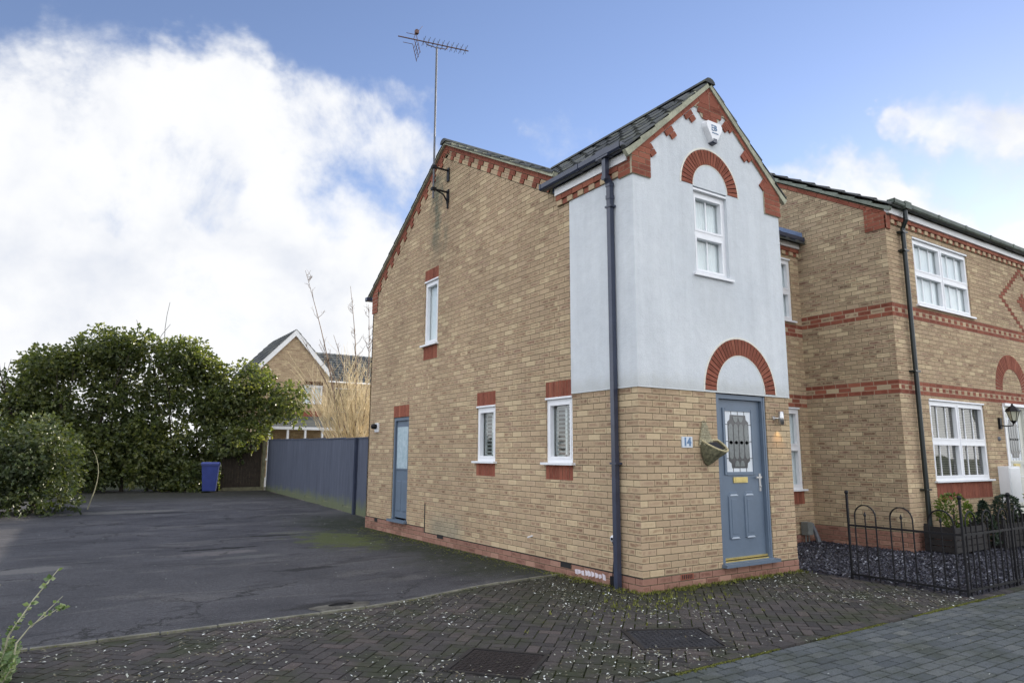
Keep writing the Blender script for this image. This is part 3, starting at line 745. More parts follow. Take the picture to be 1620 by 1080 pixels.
# ------------------------------------------------------------------ windows & doors
def window(parent, fr, u0, u1, v0, v1, depth=.075, bars=(), split=None, mull=None, back='net', sill=.04, sillv=None, sill_over=.05, head=True, room=.5, fw=.052, trans=None, sillr=None):
    w = MB(); t = .05; n1 = -depth+t; n0 = -depth-.02
    def bx(a, b, c, d_, x=0): w.box(a, b, c, d_, n0, n1+x, fr)
    bx(u0, u0+fw, v0, v1); bx(u1-fw, u1, v0, v1); bx(u0+fw, u1-fw, v0, v0+fw); bx(u0+fw, u1-fw, v1-fw, v1)
    cells = []
    us = [u0+fw, u1-fw]
    if mull: bx(mull-fw*.55, mull+fw*.55, v0+fw, v1-fw, -.002); us = [u0+fw, mull-fw*.55, mull+fw*.55, u1-fw]
    vs = [v0+fw, v1-fw]
    if trans:
        for i in range(0, len(us), 2): bx(us[i], us[i+1], trans-.032, trans+.032, .002)
        vs = [v0+fw, trans-.032, trans+.032, v1-fw]
    for i in range(0, len(us), 2):
        for j in range(0, len(vs), 2):
            a, b, c, d_ = us[i], us[i+1], vs[j], vs[j+1]; s = .028
            w.box(a, a+s, c, d_, n0+.01, n1+.008, fr); w.box(b-s, b, c, d_, n0+.01, n1+.008, fr)
            w.box(a+s, b-s, c, c+s, n0+.01, n1+.008, fr); w.box(a+s, b-s, d_-s, d_, n0+.01, n1+.008, fr)
            for k in range(1, bars[0] if bars else 1):
                x = a+(b-a)*k/bars[0]; w.box(x-.009, x+.009, c+s, d_-s, -depth+.002, -depth+.016, fr)
            if bars and len(bars) > 1:
                for k in range(1, bars[1]): y = c+(d_-c)*k/bars[1]; w.box(a+s, b-s, y-.009, y+.009, -depth+.001, -depth+.015, fr)
    if head: w.box(u0-.0, u1+.0, v1+.003, v1+.028, -depth, .012, fr)
    o = w.build('window', 'upvc', parent)
    p = MB(); p.add([fr(u0+fw*.5, v0+fw*.5, -depth), fr(u1-fw*.5, v0+fw*.5, -depth), fr(u1-fw*.5, v1-fw*.5, -depth), fr(u0+fw*.5, v1-fw*.5, -depth)], [(0,1,2,3)]); g_ = p.build('pane', 'glass', None); g_.parent = o
    if sill:
        s = MB(); sv = v0 if sillv is None else sillv
        s.box(u0-(sill_over if sillr is None else 0), u1+(sill_over if sillr is None else sillr), sv-.028, sv+.002, -depth, sill, fr); q = s.build('sill', 'upvc', None); q.parent = o
    r = MB(); a, b, c, d_ = u0+.004, u1-.004, v0+.004, v1-.004; z0, z1 = -depth-.02-room, -depth-.02
    P = [fr(x, y, z) for z in (z0, z1) for y in (c, d_) for x in (a, b)]
    r.add(P, [(0,1,3,2), (0,4,5,1), (2,3,7,6), (0,2,6,4), (1,5,7,3)]); q = r.build('room_lining', 'lining', None); q.parent = o
    if back:
        bk = MB(); ia, ib, ic, id_ = u0+fw, u1-fw, v0+fw, v1-fw
        if back == 'net':
            n = 40; pts = []
            for k in range(n+1):
                x = ia+(ib-ia)*k/n; zz = -depth-.035+.010*sin(k*1.9+.6*sin(k*.7))
                pts += [fr(x, ic, zz), fr(x, id_, zz)]
            bk.add(pts, [(2*k, 2*k+2, 2*k+3, 2*k+1) for k in range(n)]); mt = 'net'
        elif back == 'drape':
            n = 40; pts = []
            for k in range(n+1):
                x = ia+(ib-ia)*k/n; zz = -depth-.09+.022*sin(k*1.7)
                pts += [fr(x, ic, zz), fr(x, id_, zz)]
            bk.add(pts, [(2*k, 2*k+2, 2*k+3, 2*k+1) for k in range(n) if k/n < .30 or .46 < k/n < .62 or k/n > .9]); mt = 'lining'
        elif back in ('shutter', 'venetian'):
            if back == 'shutter':
                sa = ia+.02; st = .04
                for x in (ia, (ia+ib)/2-.02, ib-st): bk.box(x, x+st, ic, id_, -depth-.075, -depth-.05, fr)
                bk.box(ia, ib, ic, ic+.05, -depth-.075, -depth-.05, fr); bk.box(ia, ib, id_-.05, id_, -depth-.075, -depth-.05, fr)
                step, wd, an = .056, .052, .55
            else: step, wd, an = .03, .027, .75
            y = ic+step*.6
            while y < id_-step*.5:
                bk.add([fr(ia, y-wd*.5*sin(an), -depth-.06+wd*.5*cos(an)*(-1)), fr(ib, y-wd*.5*sin(an), -depth-.06-wd*.5*cos(an)), fr(ib, y+wd*.5*sin(an), -depth-.06+wd*.5*cos(an)), fr(ia, y+wd*.5*sin(an), -depth-.06+wd*.5*cos(an))], [(0,1,2,3)]); y += step
            mt = 'blindw' if back == 'shutter' else 'venetian'
        q = bk.build({'net': 'net_curtain', 'drape': 'curtain', 'shutter': 'shutter', 'venetian': 'blind'}[back], mt, None); q.parent = o
    return o
def fixparent(o):
    for ch in o.children:
        ch.matrix_parent_inverse = Matrix()    # child meshes are in world coords
        fixparent(ch)
window(house, SIDE, 3.05, 3.60, 1.375, 2.19, back='shutter', sill=.06)
window(house, SIDE, 1.20, 1.775, 1.375, 2.20, back='shutter', sill=.06)
window(house, SIDE, 5.01, 5.55, 3.43, 4.60, back='net', sill=.06)
window(house, FRONT, 1.04, 1.68, 3.73, 4.84, depth=.085, back='net', trans=4.28, bars=(2,1), sill=.05, head=True)
window(house, REC, 4.45, 5.53, .90, 2.29, back='net', trans=1.62, mull=4.99, bars=(2,), sill=.05)
window(house, REC, 4.45, 5.53, 3.88, 5.02, back='net', trans=4.43, mull=4.99, bars=(2,), sill=.05)

def text_mesh(txt, size, fr, u, v, n, mat, name, parent, extr=.002, bold=0):
    cu = bpy.data.curves.new('t', 'FONT'); cu.body = txt; cu.size = size; cu.align_x = 'CENTER'; cu.align_y = 'CENTER'; cu.extrude = extr; cu.offset = bold
    to = bpy.data.objects.new('t', cu); COL.objects.link(to); dg = bpy.context.evaluated_depsgraph_get(); dg.update()
    me = bpy.data.meshes.new_from_object(to.evaluated_get(dg)); bpy.data.objects.remove(to)
    for vv in me.vertices: c = vv.co.copy(); vv.co = fr(u+c.x, v+c.y, n+c.z)
    me.materials.clear(); me.materials.append(M[mat])
    o = bpy.data.objects.new(name, me); COL.objects.link(o); o.parent = parent
    if parent and parent.type == 'EMPTY': o.matrix_parent_inverse = Matrix.Translation(-parent.location)
    return o

# front door
def front_door(parent, fr, u0, u1, v0, v1, md, mg, sgn=1):
    n = -.06
    f = MB(); fw = .055
    f.box(u0, u0+fw, v0, v1, n-.03, n+.045, fr); f.box(u1-fw, u1, v0, v1, n-.03, n+.045, fr); f.box(u0+fw, u1-fw, v1-fw, v1, n-.03, n+.045, fr)
    f.box(u0, u0+.03, v0, v1, n+.045, n+.052, fr); f.box(u1-.03, u1, v0, v1, n+.045, n+.052, fr)
    door = f.build('door', md, parent)
    a, b, c, d_ = u0+fw+.004, u1-fw-.004, v0+.03, v1-fw-.004; w = b-a; h = d_-c
    l = MB(); l.box(a, b, c, d_, n-.03, n, fr)
    ga, gb, gc, gd = a+w*.17, b-w*.22, c+h*.535, d_-h*.075
    for (x0, x1, y0, y1) in ((ga-.04,ga,gc-.04,gd+.04), (gb,gb+.04,gc-.04,gd+.04), (ga,gb,gd,gd+.04), (ga,gb,gc-.04,gc)):
        l.prism([(x0,y0),(x1,y0),(x1,y1),(x0,y1)], n, n+.014, fr, inset=.006)
    for (x0, x1) in ((a+w*.17, a+w*.41), (a+w*.53, a+w*.77)):       # lower raised panels
        y0, y1 = c+h*.12, c+h*.41
        l.prism([(x0,y0),(x1,y0),(x1,y1-.05),(x1-.03,y1),(x0+.03,y1),(x0,y1-.05)], n, n+.014, fr, inset=.012)
        l.prism([(x0+.03,y0+.03),(x1-.03,y0+.03),(x1-.03,y1-.07),(x0+.03,y1-.07)], n+.014, n+.004, fr, inset=-.01)
        l.prism([(x0+.045,y0+.045),(x1-.045,y0+.045),(x1-.045,y1-.085),(x0+.045,y1-.085)], n+.004, n+.018, fr, inset=.012)
    q = l.build('door_leaf', md, None); q.parent = door
    for (x0, x1) in ((a+w*.17, a+w*.41), (a+w*.53, a+w*.77)):
        for y in (c+h*.12, c+h*.385):
            mm = MB(); mm.prism([(x0+.02,y),(x1-.02,y),(x1-.05,y+.018),(x0+.05,y+.018)], n+.010, n+.020, fr)  # pale bars paint the highlights at top and bottom of each panel
            q = mm.build('panel_highlight', mg, None); q.parent = door
    gl_ = MB(); gl_.box(ga, gb, gc, gd, n, n+.003, fr, mat=0)
    # dark leaded cartouche with stepped corners
    mx, mw = (ga+gb)/2, (gb-ga)/2; my, mh = (gc+gd)/2, (gd-gc)/2
    X, Y = mw*.80, mh*.88; s1 = .055
    P = [(-X+s1,-Y),(X-s1,-Y),(X-s1+.01,-Y+.06),(X,-Y+.09),(X,Y-.09),(X-s1+.01,Y-.06),(X-s1,Y),(-X+s1,Y),(-X+s1-.01,Y-.06),(-X,Y-.09),(-X,-Y+.09),(-X+s1-.01,-Y+.06)]
    gl_.prism([(mx+x, my+y) for x, y in P], n+.003, n+.006, fr, .5, 1)
    for k in range(4):
        cx = mx-X+(2*X)*(k+.5)/4; rw = X*.205
        for (y0, y1) in ((my+.02, my+Y-.17), (my-Y+.17, my-.05)):
            pts = []
            for t in range(9): an = pi*t/8; pts.append((cx+rw*cos(an), y1+rw*1.4*sin(an)))
            for t in range(9): an = pi+pi*t/8; pts.append((cx+rw*cos(an), y0+rw*1.4*sin(an)))
            if k in (0, 3): pts = [(max(min(x, mx+X-.008), mx-X+.008), y) for x, y in pts]
            gl_.prism(pts, n+.006, n+.009, fr, .5, 2)
        if k in (1, 2):
            for y, s in ((my+Y-.02, -1), (my-Y+.02, 1)):
                gl_.prism([(cx+rw*1.1*cos(an), y+s*rw*1.8*sin(an)) for an in [pi*t/8 for t in range(9)]], n+.006, n+.009, fr, .5, 2)
    for k in range(1, 4):
        x = ga+(gb-ga)*k/4
        for y0, y1 in ((gc, my-Y), (my+Y, gd)): gl_.box(x-.004, x+.004, y0, y1, n+.003, n+.006, fr, mat=1)
    for y in (my-.35*mh*1.6, my, my+.35*mh*1.6):
        for x0, x1 in ((ga, mx-X), (mx+X, gb)): gl_.box(x0, x1, y-.004, y+.004, n+.003, n+.006, fr, mat=1)
    q = gl_.build('door_glass', ['whiteglass', 'leadglass', 'ovalglass'], None); q.parent = door
    lb = MB(); x0 = mx-.14; lb.box(x0, x0+.27, gc-.135, gc-.065, n, n+.012, fr); lb.prism([(x0+.03,gc-.125),(x0+.24,gc-.125),(x0+.24,gc-.075),(x0+.03,gc-.075)], n+.012, n+.02, fr, inset=.006)
    q = lb.build('letterbox', 'brass', None); q.parent = door
    hd = MB(); hx = b-.06; hz = c+h*.47; hd.box(hx-.018, hx+.018, hz-.12, hz+.10, n, n+.01, fr); hd.box(hx-.12, hx+.01, hz+.045, hz+.065, n+.035, n+.05, fr); hd.box(hx-.01, hx+.01, hz+.045, hz+.065, n+.01, n+.05, fr)
    hd.lathe([(.0,.018),(.012,.016),(.014,0)], Fr(fr(hx, hz-.06, n+.005), fr.u, fr.v, fr.n), 8)
    q = hd.build('door_handle', 'chrome', None); q.parent = door
    th = MB(); th.box(a, b, v0+.02, v0+.042, n+.0, n+.022, fr); th.box(a, b, v0-.008, v0+.010, n+.02, n+.04, fr)
    q = th.build('threshold_bar', 'brass', None); q.parent = door
    cl = MB(); cl.prism([(u0-.03,v0-.05),(u1+.05,v0-.05),(u1+.05,v0-.012),(u0-.03,v0-.012)], n-.05, .075, fr, back=True); cl.box(u0, u1, v0-.012, v0-.002, n-.05, .02, fr)
    q = cl.build('door_sill', md, None); q.parent = door
    return door
front_door(house, FRONT, 1.325, 2.275, .205, 2.235, 'door', 'doorhighlight')
# side door
sd = MB(); n = -.06
sd.box(6.09, 6.15, .27, 2.17, n-.03, n+.04, SIDE); sd.box(6.74, 6.80, .27, 2.17, n-.03, n+.04, SIDE); sd.box(6.15, 6.74, 2.11, 2.17, n-.03, n+.04, SIDE)
sdo = sd.build('door', 'door', house)
l = MB(); l.box(6.155, 6.735, .30, 2.105, n-.03, n, SIDE)
for (x0, x1) in ((6.20,6.40), (6.48,6.68)): l.prism([(x0,.42),(x1,.42),(x1,.98),(x0,.98)], n, n+.012, SIDE, inset=.012)
l.prism([(6.17,1.17),(6.72,1.17),(6.72,2.03),(6.17,2.03)], n, n+.012, SIDE, inset=.01)
q = l.build('door_leaf', 'door', None); q.parent = sdo
l = MB(); l.box(6.21, 6.68, 1.21, 1.99, n+.008, n+.016, SIDE); q = l.build('pane', 'frost', None); q.parent = sdo
l = MB(); l.box(6.06, 6.83, .225, .268, n, .07, SIDE); q = l.build('door_sill', 'door', None); q.parent = sdo

# ================================================================== NEIGHBOUR
nb = empty('brick_house', (9, 4, 0), 'yellow brick neighbouring house with red brick bands and white framed windows at right edge', 'house')
NR = 26.0
nl = line((0, 5.53), (3.75, 5.53+3.75*.585)); nl2 = line((3.75, 7.72), (8.0, 5.0))
def bandset(mb, fr, a, b, c, holes=(), front=False):
    mortar(mb, fr, [(a, b, c, c+.225, [])], holes, -.003, 4)
    bricks(mb, fr, [(a, b, c, c+.075, []), (a, b, c+.15, c+.225, [])], holes, 2, v0=c)
    if front: bricks(mb, fr, [(a, b, c+.075, c+.15, [])], holes, bw=.1125, v0=c, off=.05, colfn=lambda r, k: 2 if k % 2 else 1)
    else: bricks(mb, fr, [(a, b, c+.075, c+.15, [])], holes, bw=.225, v0=c, off=.06, colfn=lambda r, k: 2 if k % 2 else 1)
nw = MB()
nreg = [(.035, 8.0, -.15, 8, [nl, nl2])]
mortar(nw, NSIDE, nreg)
bands2 = [(-1, 20, 2.475, 2.70), (-1, 20, 3.75, 3.975)]
kn = [(.03,.375,5.235,6)]
bricks(nw, NSIDE, [(.0415, 8.0, .30, 8, [lower(nl, .085), lower(nl2, .085)])], bands2+kn, 1, off=.03)
for c in (2.475, 3.75): bandset(nw, NSIDE, .0415, 8.0, c)
bricks(nw, NSIDE, [(.0415, 8.0, -.15, .295, [])], [], 3, n1=.006, v0=-.005)
raked(nw, NSIDE, (0.03, 5.53), (3.75, 5.53+3.75*.585), motif=False, proud=.012)
mortar(nw, NSIDE, [(.0,.375,5.235,5.7,[lower(nl,.02)])], n=.012, mat=4); bricks(nw, NSIDE, [(.0,.375,5.235,5.7,[lower(nl,.02)])], [], 2, n0=.01, n1=.02, off=.0, v0=5.235)
nw.build('wall', ['mortar', 'buff_dark', 'red', 'plinth', 'mortar_light'], nb)
nf = MB()
nh = [(6.62,8.62,4.0,5.25), (6.68,8.68,.76,2.43), (9.50,10.45,.15,2.46)]
mortar(nf, NFRONT, [(NX, NR, -.1, 5.36, [])], nh)
bricks(nf, NFRONT, [(NX, NR, .30, 5.36, [])], nh+bands2, 1, off=NX-.005+.1125)
for c in (2.475, 3.75): bandset(nf, NFRONT, NX, NR, c, nh, True)
bricks(nf, NFRONT, [(NX-.006, NR, -.15, .295, [])], nh, 3, n1=.006, v0=-.005)
mortar(nf, NFRONT, [(6.68,8.68,.76,1.04,[])]); soldiers(nf, NFRONT, 6.68, 8.68, .76, 1.04, 2, w=.11)
reveal(nf, NFRONT, 6.62, 8.62, 4.03, 5.25); reveal(nf, NFRONT, 6.68, 8.68, 1.04, 2.43); reveal(nf, NFRONT, 9.50, 10.45, .2, 2.46)
# red diamond of header bricks
for r in range(-9, 10):
    for s in ((-1, 1) if abs(r) < 9 else (1,)):
        k = 9-abs(r); u = 10.96+s*k*.1125; v = 4.61+r*.075
        nf.prism([(u-.082,v-.032),(u+.082,v-.032),(u+.082,v+.032),(u-.082,v+.032)], -.003, .004, NFRONT, random.random(), 2, [(0,0),(1,0),(1,1),(0,1)])
for r in range(-2, 3):
    k = 2-abs(r)
    for j_ in range(-k, k+1):
        u = 10.96+j_*.1125; v = 4.61+r*.075; nf.prism([(u-.05,v-.032),(u+.05,v-.032),(u+.05,v+.032),(u-.05,v+.032)], -.003, .004, NFRONT, random.random(), 2)
kx = MB()
nf.box(NX-.02, NX+.12, 5.235, 5.47, 0, .022, NFRONT, .4, 2)
nf.build('wall', ['mortar', 'buff', 'red', 'plinth', 'mortar_light'], nb)
wb = MB(); wb.box(NX, NR, -.1, 5.0, -8.0, -7.97, FRONT); wb.box(NR-.03, NR, -.1, 5.3, -8.0, 0, FRONT); wb.build('wall', 'buff', nb)
arch(NFRONT, 9.98, 2.72, .43, .72, 0, .008, 30, False, nb, ('mortar_light', 'red'))
dn = MB(); dentils(dn, NFRONT, NX+.13, NR, 5.34, proud=.026); dn.build('dentil_course', DM, nb)
fa = MB(); fa.box(NX+.0, NR, 5.49, 5.60, 0, .07, NFRONT); fa.build('fascia', 'white', nb)
g = MB(); gutter(g, (NX-.02, -.10, 5.665), (NR, -.10, 5.665), .060, 20); g.box(6.10, 6.30, -.17, -.035, 5.60, 5.72); g.build('gutter', 'mossgut', nb)
dp = MB(); dp.tube([(6.2,-.10,5.62), (6.2,-.10,5.42), (6.2,-.035,5.28), (6.2,-.035,4.5), (6.2,-.035,-.02)], .038, 12)
for z in (5.22, 4.9, 2.85, .95): dp.box(6.12, 6.28, -.075, .035, z-.013, z+.013)
dp.build('downpipe', 'green', nb)
ns = Vector((0, 3.85, 3.85*.585)); roof('roof', (NX-.06, -.10, 5.60-.0), (1,0,0), ns, NR-NX+.06, ns.length, nb, cw=.33)
ns2 = Vector((0, 3.75-8.15, 7.85-5.0)); roof('roof', (NX-.06, 8.15, 5.0), (1,0,0), ns2, NR-NX+.06, ns2.length, nb, cw=.33)
vg = MB(); slopebar(vg, NSIDE, (-.06,5.515), (3.75,5.54+3.75*.585), 0, .055, -.02, .045, .005); slopebar(vg, NSIDE, (8.1,5.0), (3.75,7.73), 0, .055, -.02, .045, .005); M['verge2'] = simple('lichen_verge', (.19,.215,.18), .95, var=.3, scale=6); vg.build('verge', 'verge2', nb)
window(nb, NFRONT, 6.62, 8.62, 4.03, 5.21, back='net', mull=7.62, trans=4.62, bars=(3,), sill=.05)
window(nb, NFRONT, 6.68, 8.68, 1.075, 2.40, back='venetian', mull=7.68, trans=1.72, bars=(3,), sill=.05)
front_door(nb, NFRONT, 9.50, 10.45, .25, 2.44, 'neutraldoor', 'white')
hd = MB(); hd.box(9.46, 10.5, 2.42, 2.475, 0, .05, NFRONT); hd.box(9.44, 9.50, .2, 2.42, 0, .018, NFRONT); hd.build('door_trim', 'upvc', nb)

# ================================================================== DISTANT HOUSE
dh = empty('brick_house', (4.5, 27, 0), 'distant brick house with white gable boards seen above the blue fence behind bare branches', 'house')
DX, DY, DZ = 3.25, 25.5, 7.05       # gable apex
hw = 1.62
DF = Fr((0, DY, 0), (1,0,0), (0,0,1), (0,-1,0))
dw = MB()
ga_ = line((DX-hw, DZ-1.75), (DX, DZ)); gb_ = line((DX, DZ), (DX+hw, DZ-1.75))
dh_holes = [(3.75,4.62,3.75,4.55)]
mortar(dw, DF, [(DX-hw, DX+hw, -.2, 7.2, [ga_, gb_])], dh_holes); bricks(dw, DF, [(DX-hw, DX+hw, 0, 7.2, [ga_, gb_])], dh_holes, 1)
soldiers(dw, DF, 3.75, 4.62, 4.55, 4.75, 2); dw.box(3.7, 4.67, 3.15, 3.4, 0, .01, DF, .5, 2)
dw.box(DX-hw, DX-hw+.03, 0, 5.28, -4, 0, DF, .5, 1); dw.prism([(DX-.3,DZ-.32),(DX+.3,DZ-.32),(DX,DZ)], 0, .02, DF, .5, 1)
D2 = Fr((0, DY+1.2, 0), (1,0,0), (0,0,1), (0,-1,0))
mortar(dw, D2, [(DX+hw, 9.5, -.2, 4.9, [])]); bricks(dw, D2, [(DX+hw, 9.5, 0, 4.9, [])], [(5.6,6.9,3.5,4.6)], 1)
dw.build('wall', ['mortar', 'buff', 'red'], dh)
bb = MB()
slopebar(bb, DF, (DX-hw-.15, DZ-1.90), (DX, DZ+.03), -.20, .0, -.05, .10); slopebar(bb, DF, (DX+hw+.15, DZ-1.90), (DX, DZ+.03), -.20, .0, -.053, .104)
bb.prism([(DX-.16,DZ-.26),(DX,DZ-.12),(DX+.16,DZ-.26),(DX,DZ+.02)], .0, .108, DF); bb.build('bargeboard', 'white', dh)
rl = Vector((hw+.15, 0, 1.9)); roof('roof', (DX-hw-.15, DY-.12, DZ-1.88), (0,1,0), rl, 4.2, rl.length, dh, cw=.33)
rr_ = Vector((-hw-.15, 0, 1.9)); roof('roof', (DX+hw+.15, DY-.12, DZ-1.88), (0,1,0), rr_, 4.2, rr_.length, dh, cw=.33)
mr = Vector((0, 3, 1.75)); roof('roof', (DX+hw*.35, DY+1.0, 4.95), (1,0,0), mr, 6.5, mr.length, dh, cw=.33)
window(dh, DF, 3.75, 4.62, 3.75, 4.55, back='net', mull=4.18)
window(dh, D2, 5.6, 6.9, 3.5, 4.6, back='net', mull=6.2)
cw_ = MB()
for k in range(5): cw_.box(2.0+k*.75, 2.08+k*.75, 0, 2.55, 1.2, 1.3, DF)
cw_.box(1.9, 5.2, 2.5, 2.62, 1.15, 1.32, DF); cw_.box(1.9, 5.2, 1.2, 1.28, 1.2, 1.3, DF); cw_.box(1.9, 5.2, 0, .5, 1.2, 1.3, DF)
cw_.build('porch', 'upvc', dh)
cr = MB(); cr.prism([(0,2.62), (1.3,2.62), (0,3.15)], 0, 3.3, Fr((1.9, DY, 0), (0,-1,0), (0,0,1), (1,0,0)), back=True); cr.build('porch_roof', 'tile', dh)
# second far house, mostly behind the evergreen
# ================================================================== GROUND
def sheet(name, xs, ys, z, mat):
    mb = MB(); n = len(xs)
    pts = [(x, y, gz(x, y)+z) for y in ys for x in xs]
    mb.add(pts, [(j*n+i, j*n+i+1, (j+1)*n+i+1, (j+1)*n+i) for j in range(len(ys)-1) for i in range(n-1)])
    return struct(mb.build(name, mat))
sheet('ground', [-400,-60,-20,-9,0,9,20,60,400], [-400,-60,-20,-5,0,4,8,12,16,20,24,28,33,60,400], -.075, 'soil')
# driveway
def kerbY(x):
    pts = [(-12,.96), (-2.9,.94), (-2.3,1.02), (-1.45,1.25), (-.9,1.36), (0,1.42)]
    for (a, b), (c, d_) in zip(pts, pts[1:]):
        if a <= x <= c: return b+(d_-b)*(x-a)/(c-a)
    return pts[0][1]
mb = MB(); xs = [-10+.2*i for i in range(51)]
ysn = [0, .02, .05, .1, .18, .3, .45, .6, .8, 1]
for i in range(50):
    for j in range(9):
        P = []
        for (ii, jj) in ((i,j), (i+1,j), (i+1,j+1), (i,j+1)):
            x = xs[ii]; y0 = kerbY(x)+.03; y = y0+(23-y0)*ysn[jj]; xx = x if x < -.01 else 0
            P.append((xx, y, gz(xx, y)-.012+.008*mn.noise(Vector((xx*.7, y*.7, 0)))))
        mb.add(P, [(0,1,2,3)])
mb.add([(0, 8.06, -.012), (1.5, 8.06, -.012), (2.0, 23, .16), (0, 23, .16)], [(0,1,2,3)])
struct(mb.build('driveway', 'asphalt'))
# edging between drive and paving
mb = MB(); x = -10
while x < -.02:
    x2 = min(x+.45, -.012); a, b = kerbY(x), kerbY(x2); dz = random.uniform(-.002, .003)
    mb.prism([(x+.004,a-.022), (x2-.004,b-.022), (x2-.004,b+.024), (x+.004,a+.024)], -.06, .008+dz, XYZ, random.random(), inset=.004); x = x2
struct(mb.build('edging_kerb', 'kerb'))
# block paving (45 degree herringbone) between kerb line and road
MH = [[(-2.531,-.842),(-2.209,-1.295),(-2.78,-1.736),(-3.117,-1.135)], [(-1.231,-1.015),(-.61,-1.333),(-.963,-1.91),(-1.582,-1.677)]]
def rectfit(c, ang, w, h):
    return [(c[0]+cos(ang)*x-sin(ang)*y, c[1]+sin(ang)*x+cos(ang)*y) for x, y in ((-w/2,-h/2),(w/2,-h/2),(w/2,h/2),(-w/2,h/2))]
MH1 = rectfit((-2.66,-1.26), radians(-50), .62, .60); MH2 = rectfit((-1.10,-1.48), radians(-27), .72, .62)
def inpoly(p, P):
    s = None
    for i in range(len(P)):
        a, b = P[i], P[(i+1) % len(P)]; c = (b[0]-a[0])*(p[1]-a[1])-(b[1]-a[1])*(p[0]-a[0])
        if s is None: s = c > 0
        elif (c > 0) != s: return False
    return True
def cutout(poly, P):     # parts of poly outside the convex P (counter-clockwise)
    out = []; rest = poly
    for i in range(len(P)):
        a, b = P[i], P[(i+1) % len(P)]; nx, ny = (b[1]-a[1]), -(b[0]-a[0]); c = nx*a[0]+ny*a[1]
        o = clip(rest, [(-nx, -ny, -c)])
        if len(o) >= 3 and area(o) > 2e-4: out.append(o)
        rest = clip(rest, [(nx, ny, c)])
        if len(rest) < 3: break
    return out
def hz(x, y): return .010*mn.noise(Vector((x*.9, y*.9, 3)))+.003*mn.noise(Vector((x*5, y*5, 1)))
pv = MB(); c45 = cos(pi/4); S = .1
for iy in range(-160, 60):
    for ix in range(-160, 60):
        res = (ix-iy) % 4
        if res == 0: cell = (ix*S, iy*S, 2*S, S)
        elif res == 3: cell = (ix*S, iy*S, S, 2*S)
        else: continue
        g_ = .0035; a0, b0, w0, h0 = cell
        q = [(a0+g_,b0+g_), (a0+w0-g_,b0+g_), (a0+w0-g_,b0+h0-g_), (a0+g_,b0+h0-g_)]
        q = [((x-y)*c45-0.3, (x+y)*c45+6) for x, y in q]
        cx = sum(p[0] for p in q)/4; cy = sum(p[1] for p in q)/4
        if cx < -8 or cx > 2.95 or cy < -2.15 or cy > 1.6: continue
        planes = [(1,0,2.80), (0,-1,2.03)]
        ky = kerbY(cx)
        if cx < 0: planes.append((0, 1, ky-.026))
        else: planes.append((0, 1, -.008))
        if cx < 0.0 and cx > -.2 and cy > -.0: planes.append((1, 0, -.012))
        pl = clip(q, planes)
        if len(pl) < 3 or area(pl) < 3e-4: continue
        parts = [pl]
        for P in (MH1, MH2):
            nx_ = []
            for r in parts: nx_ += cutout(r, P)
            parts = nx_
        rn = min(1, max(0, random.gauss(.5, .24))); dz = random.uniform(-.002, .002)
        for r in parts: pv.prism(r, -.05, -.006+dz+hz(cx, cy), XYZ, rn, inset=.005)
struct(pv.build('block_paving', 'paver'))
mb = MB(); mb.add([(-9,-2.1,-.016), (2.8,-2.1,-.016), (2.8,0,-.016), (0,0,-.016), (0,1.4,-.016), (-9,.95,-.016)], [(0,1,2,3,4,5)])
struct(mb.build('paving_bed', 'joint'))
# edging row + road of grey blocks
ed = MB(); x = -9
while x < 16:
    ed.prism([(x+.003,-2.128),(x+.197,-2.128),(x+.197,-2.033),(x+.003,-2.033)], -.05, -.002+random.uniform(-.002,.003)+hz(x,-2), XYZ, random.random()*.8, inset=.005); x += .2
struct(ed.build('edging_row', 'paver'))
rp = MB(); row = 0; y = -2.145
while y > -5.2:
    x = -9+(row % 2)*.1
    while x < 16:
        rn = min(1, max(0, random.gauss(.5, .22)))
        w_ = .2; rp.prism([(x+.004,y-.096),(x+w_-.004,y-.096),(x+w_-.004,y-.004),(x+.004,y-.004)], -.05, -.008+random.uniform(-.0025,.0025)+hz(x, y), XYZ, rn, inset=.006); x += w_
    y -= .1; row += 1
struct(rp.build('road', 'roadpaver'))
mb = MB(); mb.add([(-9,-5.3,-.02), (16,-5.3,-.02), (16,-2.03,-.02), (-9,-2.03,-.02)], [(0,1,2,3)]); struct(mb.build('road_bed', 'joint'))
mb = MB(); mb.add([(-60,-14,-.03), (60,-14,-.03), (60,-5.2,-.03), (-60,-5.2,-.03)], [(0,1,2,3)]); struct(mb.build('far_road', 'asphalt'))
# slate bed
mb = MB(); mb.add([(2.80,-2.03,-.006), (15,-2.03,-.006), (15,.03,-.006), (5.78,.03,-.006), (5.78,1.69,-.006), (2.78,1.69,-.006), (2.78,-.0,-.006)], [(0,1,2,3,4,5,6)])
struct(mb.build('slate_bed', 'slate'))
sl = MB(); rs = random.Random(3)
for k in range(21000):
    x = rs.uniform(2.83, 10.5) if k % 3 else rs.uniform(2.83, 6); y = rs.uniform(-2.0, 1.66)
    if y > .02 and x > 5.74: continue
    s = rs.uniform(.010, .028); a = rs.uniform(0, 2*pi); tilt = rs.uniform(-.5, .5); tilt2 = rs.uniform(-.5, .5)
    pts = []
    m_ = rs.choice((3, 4, 5))
    for i in range(m_):
        an = a+2*pi*i/m_+rs.uniform(-.3,.3); px, py = cos(an)*s, sin(an)*s*.6
        pts.append((x+px, y+py, .012+rs.uniform(0, .022)+px*tilt+py*tilt2))
    zt = .006; P = pts+[(p[0]*1, p[1], p[2]-zt) for p in pts]
    sl.add(P, [tuple(range(m_))]+[(i, (i+1) % m_, m_+(i+1) % m_, m_+i) for i in range(m_)], rs.random()**1.5)
tag(sl.build('slate_chippings', 'slate'), 'dark purple-grey slate chippings inside the railings', None, None, 'stuff')
